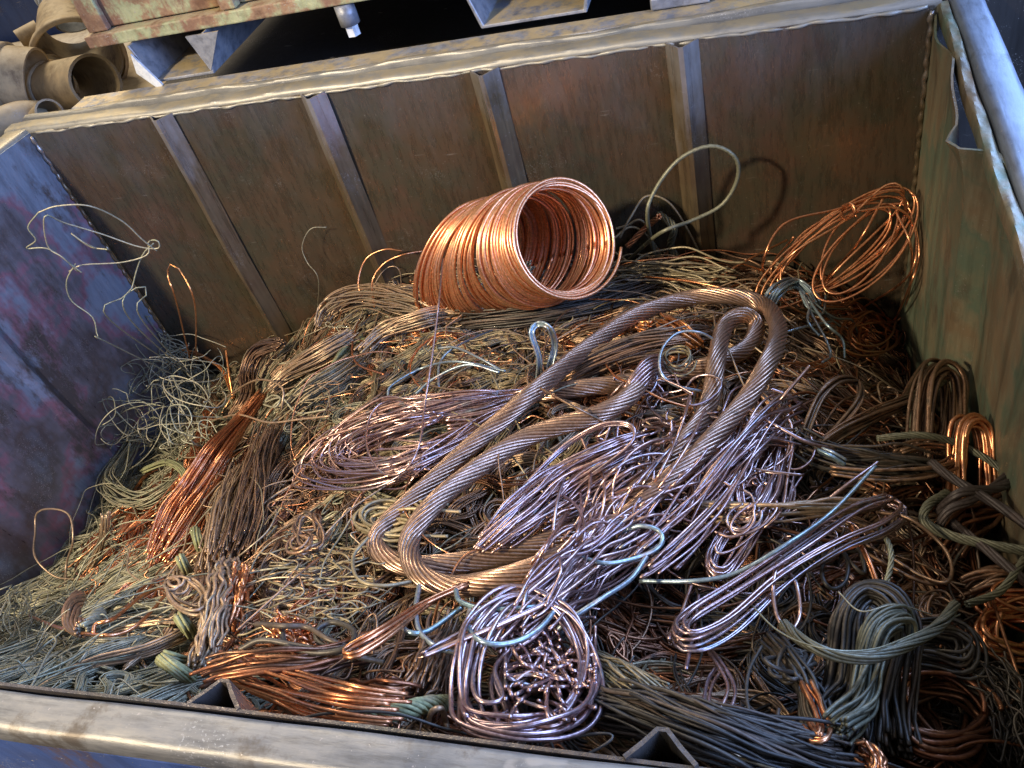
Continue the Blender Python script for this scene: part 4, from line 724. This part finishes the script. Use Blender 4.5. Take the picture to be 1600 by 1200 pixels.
# right of centre
B('wire_loop', 'brown', 'hairpin of brown-pink wires right of the cable', 'wire loop', [(1230, 735, .02), (1255, 680, .05), (1280, 620, .075), (1310, 592, .085), (1342, 595, .08), (1345, 625, .07), (1310, 670, .05), (1250, 735, .02)], 6, .0065, .0021, jit=.3)
B('wire_bundle', 'brown', 'long brown bundle reaching from the cable to the right wall', 'wire bundle', [(1240, 730, .03), (1300, 680, .05), (1360, 650, .055), (1420, 625, .05), (1460, 590, .05)], 14, .010, .0020, jit=.5, trim=.1)
B('wire_loop', 'brown', 'narrow brown loop rising beside the right wall', 'wire loop', [(1405, 640, .03), (1430, 590, .07), (1455, 560, .10), (1472, 556, .10), (1474, 572, .09), (1450, 600, .06), (1420, 640, .03)], 4, .005, .0021, jit=.4)
B('wire_hank', 'brown', 'upright bronze hank of hairpin loops beside the right wall', 'wire hank', [(1435, 730, .02), (1438, 670, .06), (1448, 600, .10), (1468, 580, .11), (1490, 600, .10), (1492, 660, .06), (1482, 720, .02)], 22, .016, .0024, jit=.35)
B('wire_hank', 'copper', 'shiny copper hairpin loops standing against the right wall', 'wire hank', [(1490, 800, .02), (1492, 730, .06), (1498, 670, .10), (1516, 655, .11), (1534, 675, .10), (1542, 740, .06), (1545, 800, .02)], 13, .012, .0029, jit=.3)
B('wire_bundle', 'slate', 'dark wire sheaf lying level across the right of the heap', 'wire bundle', [(1240, 690, .05), (1290, 710, .05), (1360, 720, .05), (1430, 725, .045), (1480, 745, .02)], 30, .018, .0019, jit=.5, trim=.14)
B('wire_loop', 'brown', 'flat oval loop of brown wires beyond the dark sheaf', 'wire loop', [(1300, 735, .05), (1380, 742, .06), (1450, 740, .06), (1495, 720, .06), (1480, 700, .06), (1440, 695, .055), (1400, 705, .05)], 7, .008, .0020, jit=.5)
Wr('bent_wire', 'lilac', 'straight purple-grey wire slanting over the dark sheaf', 'wire', [[(1150, 628, .07), (1200, 658, .08), (1260, 690, .08), (1310, 705, .06), (1380, 740, .03)], [(1205, 608, .07), (1235, 620, .07), (1262, 640, .05)]], .0023)
B('cable_stub', 'teal', 'pale blue flat strip stub on the dark sheaf', 'cable stub', [(1282, 700, .08), (1300, 708, .08), (1322, 722, .07)], 7, .006, .0022, twist=4, jit=.1, NP=10)
Wr('bent_wire', 'lilac', 'short pale wire sticking up right of the cable bend', 'wire', [[(1195, 655, .05), (1225, 618, .09), (1265, 572, .12)], [(1270, 800, .06), (1320, 760, .08), (1372, 722, .09)]], .0024)
GC = 'grey-green stranded cables along the right wall'
B('stranded_wire', 'green', 'grey-green stranded wire arching up to the right edge', 'stranded wire', [(1420, 690, .03), (1430, 640, .06), (1470, 600, .10), (1520, 582, .12), (1565, 590, .13), (1592, 640, .12), (1602, 700, .10)], 6, .0028, .0015, GC, twist=90, shell=True, jit=.03, NP=110)
B('stranded_wire', 'green', 'pale green stranded wire crossing level to the right edge', 'stranded wire', [(1370, 685, .05), (1440, 680, .07), (1500, 695, .08), (1560, 730, .08), (1610, 775, .08)], 6, .0030, .0016, GC, twist=90, shell=True, jit=.03, NP=110)
B('stranded_wire', 'green', 'thicker light green stranded cable sweeping low to the right edge', 'stranded wire', [(1480, 770, .05), (1450, 790, .06), (1445, 815, .06), (1480, 835, .065), (1540, 850, .07), (1610, 862, .07)], 8, .0040, .0019, GC, twist=80, shell=True, jit=.03, NP=120)
GB = 'black cables crossing at the right edge'
for lab, p in (('black cable from the right edge down to the copper loops', [(1612, 725, .10), (1560, 755, .09), (1520, 780, .08), (1480, 800, .07), (1460, 840, .04)]), ('black cable crossing below the other at the right edge', [(1612, 742, .10), (1560, 762, .095), (1500, 770, .085), (1465, 800, .05)]),
               ('long black cable running down right from the oval loop', [(1455, 722, .07), (1500, 755, .085), (1550, 785, .09), (1612, 825, .09)]), ('black cable below the pale green cable', [(1480, 810, .04), (1530, 850, .07), (1580, 890, .07), (1615, 920, .06)])):
    B('black_cable', 'black', lab, 'cable', p, 5, .0030, .0028, GB, twist=40, shell=True, jit=.03)
# lilac tangles right of centre
mb = MB(); bundle(mb, pts([(1010, 690, .05), (950, 715, .06), (880, 755, .06), (810, 810, .06), (745, 865, .05)]), 46, .024, .0018, jit=.35, prof=[.7, .9, 1, .9, .6], trim=.15)
bundle(mb, pts([(1000, 740, .04), (920, 790, .05), (850, 830, .05)]), 16, .016, .0018, jit=.4, trim=.15); done(mb, 'wire_hank', 'lilac', 'pinkish straight wire hank lying inside the cable loop', 'wire hank')
B('wire_loop', 'lilac', 'rounded grey-lilac wire loop inside the cable loop', 'wire loop', [(820, 760, .06), (880, 700, .08), (940, 665, .09), (985, 665, .09), (990, 690, .085), (950, 725, .07), (900, 760, .06)], 4, .004, .0018, jit=.3)
mb = MB(); tangle(mb, pts([(1010, 600, .03), (1040, 650, .04), (1020, 700, .04), (960, 740, .03)]), 16, .0020, .03, 44, .022, 6, 1.0); done(mb, 'wire_tangle', 'lilac', 'blue-green curly tangle beside the splayed cable end', 'wire tangle')
mb = MB()
for k in range(24):
    x0 = 1110 + k * 5.5 + rng.normal(0, 5); y0 = 660 + rng.normal(0, 14); l_ = rng.uniform(90, 130)
    wires(mb, [[(x0, y0, .05), (x0 - 10 + rng.normal(0, 8), y0 + l_ * .4, .06), (x0 - 30 + rng.normal(0, 8), y0 + l_ * .8, .06), (x0 - 22, y0 + l_ * 1.05, .06), (x0 - 4 + rng.normal(0, 6), y0 + l_ * .95, .055), (x0 + 14, y0 + l_ * .5, .05)]], .0018)
tangle(mb, pts([(1140, 660, .04), (1180, 720, .05), (1120, 780, .05), (1060, 800, .04)]), 14, .0018, .03, 44, .030, 6, .9)
done(mb, 'wire_tangle', 'lilac', 'shiny lilac wires hanging in loops right of the cable', 'wire tangle')
B('wire_hank', 'lilac', 'swept lilac hank fanning left below the purple-grey wire', 'wire hank', [(1240, 690, .05), (1190, 690, .07), (1140, 720, .07), (1105, 770, .06), (1085, 800, .05)], 12, .014, .0018, jit=.5, trim=.08)
mb = MB(); bundle(mb, pts([(1200, 770, .05), (1180, 820, .06), (1150, 870, .06), (1130, 895, .06), (1115, 890, .06), (1120, 860, .055), (1160, 800, .04)]), 10, .009, .0018, jit=.5); done(mb, 'wire_hank', 'lilac', 'narrow lilac hairpin hank above the long straight blue wire', 'wire hank')
B('wire_hank', 'lilac', 'long flattened hairpin of pinkish wires in the lower right', 'wire hank', [(1385, 780, .07), (1330, 800, .08), (1240, 860, .085), (1150, 920, .085), (1080, 965, .08), (1062, 990, .08), (1085, 1002, .08), (1140, 975, .08), (1220, 905, .085), (1310, 850, .085), (1380, 820, .08), (1405, 795, .07), (1385, 782, .07)], 7, .0095, .0018, jit=.45, NP=90)
Wr('bent_wire', 'teal', 'long pale blue wire sweeping across the lower right of the heap', 'wire', [[(1000, 908, .06), (1080, 908, .08), (1150, 895, .09), (1230, 850, .10), (1300, 800, .10), (1368, 728, .11)]], .0025, NP=60)
B('wire_bundle', 'tan', 'level coppery wires crossing above the long hairpin', 'wire bundle', [(1060, 800, .05), (1140, 800, .07), (1220, 798, .075), (1310, 790, .07), (1385, 790, .05)], 8, .010, .0021, jit=.6, trim=.1)
Wr('wire_loop', 'lilac', 'hanging U of lilac wire below the long hairpin', 'wire loop', [[(1215, 880, .09), (1208, 920, .09), (1215, 965, .08), (1235, 985, .08), (1250, 960, .08), (1245, 915, .08), (1232, 893, .07)]], .0025)
Wr('wire_loop', 'brown', 'large brown wire loop reaching toward the right wall', 'wire loop', [[(1370, 800, .06), (1420, 810, .08), (1470, 850, .08), (1487, 885, .08), (1478, 910, .08), (1440, 900, .07), (1390, 870, .06), (1350, 850, .05)], [(1330, 850, .05), (1400, 890, .07), (1450, 912, .07), (1484, 905, .07)]], .0021)
Wr('wire_loop', 'slate', 'grey teardrop loops in the dark hollow above the grey hank', 'wire loop', [[(1290, 860, .05), (1285, 900, .06), (1300, 920, .06), (1320, 910, .06), (1325, 880, .06), (1310, 850, .05)], [(1310, 850, .05), (1330, 880, .06), (1350, 895, .06), (1345, 865, .06), (1325, 840, .05)]], .0025)
B('bent_wire', 'copper', 'copper-pink wire leaning on the top of the grey hank', 'wire', [(1330, 820, .07), (1355, 870, .08), (1370, 910, .085), (1382, 940, .08)], 2, .003, .0020, jit=.1)
B('stranded_wire', 'grey', 'twisted pale wire hooked above the grey hank', 'stranded wire', [(1372, 820, .06), (1392, 860, .08), (1388, 900, .085), (1378, 925, .08)], 4, .0018, .0015, twist=160, shell=True, jit=.03, NP=80)
# bottom: lilac skein
mb = MB(); coil(mb, [(735, 1130, .06), (720, 1090, .065), (722, 1030, .075), (740, 970, .085), (800, 925, .09), (880, 945, .085), (925, 1010, .075), (932, 1075, .065), (900, 1125, .06), (820, 1145, .06)], 9, .76, 1.06, .0023, .008, tone=.3)
coil(mb, [(745, 1120, .06), (730, 1060, .07), (745, 990, .08), (790, 940, .09), (850, 935, .08), (800, 1000, .06), (770, 1060, .06), (790, 1120, .055)], 6, .8, 1.12, .0023, .006, tone=.9)
coil(mb, [(780, 1110, .06), (850, 1135, .055), (915, 1110, .055), (932, 1060, .06), (925, 1090, .06), (860, 1140, .055)], 2, .9, 1.1, .0022, .004, tone=.6)
for k in range(70):
    cx, cy = rng.normal(868, 30), rng.normal(1040, 36); a0 = rng.uniform(-1.2, 1.2) + (math.pi if rng.random() < .5 else 0); p = []; tn = rng.uniform(-2.2, 2.2)
    for j in range(6):
        p.append((min(max(cx, 790), 930), min(max(cy, 965), 1125), .05 + .028 * rng.random())); a_ = a0 + tn * j / 5; cx += math.cos(a_) * 17; cy -= math.sin(a_) * 17
    mb.tubes(smooth(pts(p), 34)[None], .0019, 6)
done(mb, 'wire_skein', 'lilac', 'lilac-pink wire skein wound round a ball by the front rim', 'wire skein')
mb = MB()
for k in range(30):
    u_ = rng.random(); cx = 1010 - 230 * u_ + rng.normal(0, 20); cy = 780 + 190 * u_ + rng.normal(0, 20); a0 = rng.normal(.80, .35); tn = rng.uniform(-2.4, 2.4); p = []; st = rng.uniform(18, 34)
    for j in range(7): p.append((cx, cy, .04 + .035 * math.sin(j * .5) + .02 * rng.random())); a_ = a0 + tn * (j / 6 - .3); cx += math.cos(a_) * st; cy -= math.sin(a_) * st
    mb.tubes(smooth(pts(p), 70)[None], .0020, 6)
bundle(mb, pts([(1020, 790, .04), (960, 850, .055), (900, 900, .06), (840, 960, .07), (800, 1000, .06)]), 44, .030, .0019, jit=.6, trim=.10)
done(mb, 'wire_hank', 'lilac', 'ragged lilac hank spilling from the cable down to the skein', 'wire hank')
B('wire_loop', 'copper', 'pinkish copper hairpin pointing left under the cable loop', 'wire loop', [(720, 915, .06), (655, 945, .075), (590, 985, .08), (545, 1010, .075), (536, 1022, .075), (560, 1020, .075), (610, 990, .075), (680, 935, .07), (730, 912, .06)], 3, .003, .0022, jit=.3)
B('wire_loop', 'lilac', 'second copper-lilac hairpin pointing left at the skein top', 'wire loop', [(960, 860, .08), (880, 925, .09), (800, 965, .09), (730, 995, .085), (668, 1022, .075), (656, 1026, .075), (680, 1010, .075), (740, 980, .08), (830, 930, .085), (930, 850, .07)], 2, .003, .0025, jit=.3)
Wr('wire_loop', 'teal', 'turquoise and lilac wire arcs draped across the skein top', 'wire loop', [[(712, 922, .075), (720, 940, .08), (760, 952, .085), (815, 950, .09), (870, 945, .085)], [(735, 950, .08), (732, 980, .085), (755, 1003, .085), (800, 1004, .085), (845, 980, .09), (880, 935, .085)], [(655, 915, .06), (650, 950, .07), (655, 985, .07), (680, 1010, .07), (710, 1020, .06)], [(625, 975, .06), (640, 988, .07), (670, 985, .07), (720, 950, .07)]], .0028)
Wr('wire_loop', 'teal', 'big S-shaped copper and teal wire right of the cable bottom', 'wire loop', [[(960, 835, .07), (1000, 822, .09), (1030, 830, .09), (1033, 850, .09), (1005, 868, .09), (950, 880, .09), (905, 870, .08)], [(1010, 870, .09), (985, 905, .09), (940, 935, .09), (890, 968, .08), (870, 985, .07)]], .0028)
B('wire_hank', 'lilac', 'pale wires crossing behind the skein toward the cable', 'wire hank', [(760, 1010, .07), (800, 960, .08), (860, 900, .09), (920, 845, .08)], 10, .013, .0024, jit=.4, trim=.12)
# bottom right
B('wire_hank', 'olive', 'broom-like dull green sheaf right of the lilac skein', 'wire hank', [(905, 1030, .02), (945, 1060, .035), (990, 1095, .035), (1030, 1135, .02)], 80, .026, .0014, jit=.2, prof=[.6, .9, 1.1, 1.2], trim=.14)
B('wire_rope', 'slate', 'grey-brown rope of wires running along the front rim at right', 'wire rope', [(930, 1095, .04), (1010, 1115, .05), (1110, 1145, .055), (1200, 1170, .055), (1330, 1195, .04)], 60, .024, .0018, jit=.3, trim=.1, twist=6)
mb = MB(); bundle(mb, pts([(1385, 1170, .03), (1375, 1100, .06), (1385, 1030, .09), (1402, 975, .11), (1385, 940, .12), (1350, 935, .115), (1325, 965, .11), (1322, 1020, .09), (1318, 1090, .06), (1290, 1160, .03)]), 60, .026, .0021, 70, 5, .3, [1, 1, .9, .8, .7, .7, .8, 1, 1.1, 1])
done(mb, 'wire_hank', 'slate', 'thick dark grey twisted hank folded over in the lower right', 'wire hank')
B('wire_rope', 'green', 'flat braided grey strap wrapped over the dark folded hank', 'wire rope', [(1310, 1140, .08), (1345, 1100, .10), (1355, 1040, .12), (1370, 985, .135), (1405, 965, .13), (1412, 1000, .11)], 34, .012, .0017, twist=14, jit=.25)
mb = MB(); coil(mb, E_(1240, 1042, 26, 18, 20, dh=.075), 6, .6, 1.15, .0022, .006); bundle(mb, pts([(1200, 1000, .05), (1230, 1035, .075), (1258, 1075, .07), (1265, 1120, .06), (1285, 1150, .055), (1296, 1140, .055), (1280, 1090, .06), (1252, 1060, .06)]), 20, .009, .0020, jit=.4)
done(mb, 'wire_knot', 'slate', 'knotted dark hank with a looped tail left of the folded hank', 'wire knot')
B('wire_loop', 'copper', 'small tan loop hanging from the knotted dark hank', 'wire loop', [(1258, 1070, .08), (1275, 1105, .08), (1290, 1140, .075), (1280, 1155, .07), (1262, 1135, .07)], 5, .005, .0021, jit=.4)
mb = MB(); coil(mb, E_(1462, 1112, 92, 66, -14, dh=.03, n=14), 11, .62, 1.08, .0027, .008, lift=.035, tone=.2); coil(mb, E_(1470, 1108, 86, 58, -8, dh=.03, n=14), 6, .7, 1.1, .0026, .008, lift=.04, tone=.9)
wires(mb, [[(1390, 1120, .02), (1430, 1100, .02), (1480, 1080, .03)], [(1385, 1060, .04), (1440, 1080, .03), (1500, 1090, .03), (1530, 1120, .03)]], .0028)
done(mb, 'copper_coil', 'darkc', 'reddish round copper coil in the bottom right corner', 'wire coil')
mb = MB(); coil(mb, E_(1600, 985, 78, 36, 0, dh=.04), 10, .6, 1.1, .0025, .008, lift=.035); coil(mb, E_(1600, 940, 66, 24, 5, dh=.05), 6, .7, 1.1, .0025, .007, lift=.02)
done(mb, 'copper_coil', 'copper', 'copper coil half cut off by the right edge of the picture', 'wire coil')
B('stranded_wire', 'green', 'long grey-green stranded wire drooping over the folded hank', 'stranded wire', [(1225, 975, .10), (1260, 1005, .13), (1310, 1025, .14), (1370, 1025, .15), (1430, 1002, .14), (1470, 975, .12), (1492, 945, .10)], 9, .0040, .0017, twist=26, shell=True, jit=.15, NP=90)
Wr('bent_wire', 'grey', 'hair-thin pale wire following above the drooping stranded wire', 'wire', [[(1170, 940, .08), (1215, 985, .12), (1280, 1012, .15), (1360, 1015, .16), (1430, 990, .14), (1500, 960, .10)], [(1310, 925, .13), (1345, 955, .14), (1400, 945, .14), (1455, 960, .12)]], .0008)
B('wire_hank', 'slate', 'rounded dark grey hank bulging right of the folded hank', 'wire hank', [(1405, 1000, .06), (1440, 988, .07), (1485, 990, .07), (1512, 1012, .07), (1505, 1040, .065), (1460, 1030, .06), (1400, 1018, .05)], 18, .013, .0020, jit=.4)
B('wire_loop', 'lilac', 'bluish thin loop in the dark hollow left of the knotted hank', 'wire loop', [(1110, 1020, .05), (1130, 1050, .07), (1142, 1085, .07), (1125, 1120, .06), (1104, 1112, .06), (1110, 1070, .06), (1125, 1045, .06)], 3, .004, .0016, jit=.4)
Wr('wire_loop', 'slate', 'long dark wire hooking under the knotted hank', 'wire loop', [[(1190, 1010, .07), (1170, 1050, .07), (1168, 1100, .07), (1190, 1145, .07), (1240, 1168, .065)], [(1160, 1095, .06), (1190, 1120, .07), (1212, 1122, .07), (1217, 1108, .07)]], .0017)
Wr('bent_wire', 'lilac', 'short silver wires poking down in the dark hollow', 'wire', [[(1060, 1000, .08), (1055, 990, .07), (1080, 915, .06)], [(1072, 1045, .07), (1085, 980, .06), (1092, 930, .05)], [(1045, 998, .08), (1058, 965, .06)]], .0020)
mb = MB(); coil(mb, E_(1465, 945, 28, 22, 0, dh=.06), 4, .4, 1.2, .0018, .004); done(mb, 'wire_coil', 'brown', 'small spiral brown coil between the folded hank and right edge', 'wire coil')
B('stranded_wire', 'green', 'dark green strand looping down beside the right edge', 'stranded wire', [(1610, 855, .06), (1590, 890, .07), (1560, 925, .07), (1510, 945, .06)], 6, .0028, .0015, GC, twist=80, shell=True, jit=.05)
B('wire_bundle', 'slate', 'fine dark wires fanned in the bottom right corner', 'wire bundle', [(1540, 1050, .04), (1570, 1090, .045), (1585, 1140, .045), (1590, 1195, .03)], 50, .026, .0012, jit=.6, trim=.14)
B('wire_bundle', 'copper', 'small coppery bundle end at the bottom edge of the picture', 'wire bundle', [(1340, 1165, .06), (1365, 1180, .06), (1375, 1215, .05)], 12, .009, .0019, jit=.4, trim=.1)
B('wire_bundle', 'darkc', 'row of dark red copper wires under the black cables', 'wire bundle', [(1470, 860, .02), (1500, 820, .03), (1545, 800, .03), (1590, 790, .02)], 26, .022, .0026, jit=.4, trim=.1)
B('wire_bundle', 'brown', 'brown wires lying level beside the right edge coil', 'wire bundle', [(1500, 920, .03), (1540, 905, .04), (1580, 895, .04), (1620, 890, .03)], 18, .016, .0024, jit=.4, trim=.1)
B('wire_bundle', 'grey', 'spiky grey wire ends at the far left edge', 'wire bundle', [(-20, 960, .06), (10, 935, .08), (30, 930, .08), (22, 980, .05)], 16, .016, .0012, jit=.8, trim=.2)
mb = MB(); bundle(mb, pts([(1245, 640, .04), (1200, 665, .06), (1150, 720, .07), (1095, 790, .07), (1040, 850, .07), (980, 900, .065)]), 22, .026, .0018, jit=.5, trim=.14)
bundle(mb, pts([(1225, 700, .05), (1215, 760, .07), (1195, 800, .07), (1165, 812, .06), (1150, 780, .06), (1165, 720, .06), (1200, 680, .05)]), 14, .012, .0018, jit=.6, trim=.08)
done(mb, 'wire_hank', 'lilac', 'long flowing lilac hank running down beside the right edge of the cable', 'wire hank')
mb = MB()
for k in range(14):
    cx, cy = rng.uniform(1090, 1260), rng.uniform(650, 830); mb2 = E_(cx, cy, rng.uniform(20, 55), rng.uniform(10, 26), rng.uniform(20, 80), 9, .055 + .03 * rng.random()); q_ = smooth(pts(mb2[:rng.integers(5, 9)]), 70); mb.tubes(q_[None], .0018, 6)
done(mb, 'wire_tangle', 'lilac', 'open lilac wire curls scattered between the cable and the dark sheaf', 'wire tangle')
mb = MB(); coil(mb, E_(1365, 520, 55, 36, 40, dh=.03), 5, .5, 1.15, .0021, .010, lift=.03); coil(mb, E_(1320, 455, 60, 24, 20, dh=.03), 4, .6, 1.2, .0021, .010, lift=.02)
done(mb, 'loose_coil', 'copper', 'second loose copper coil lying below the standing one in the right corner', 'wire coil')
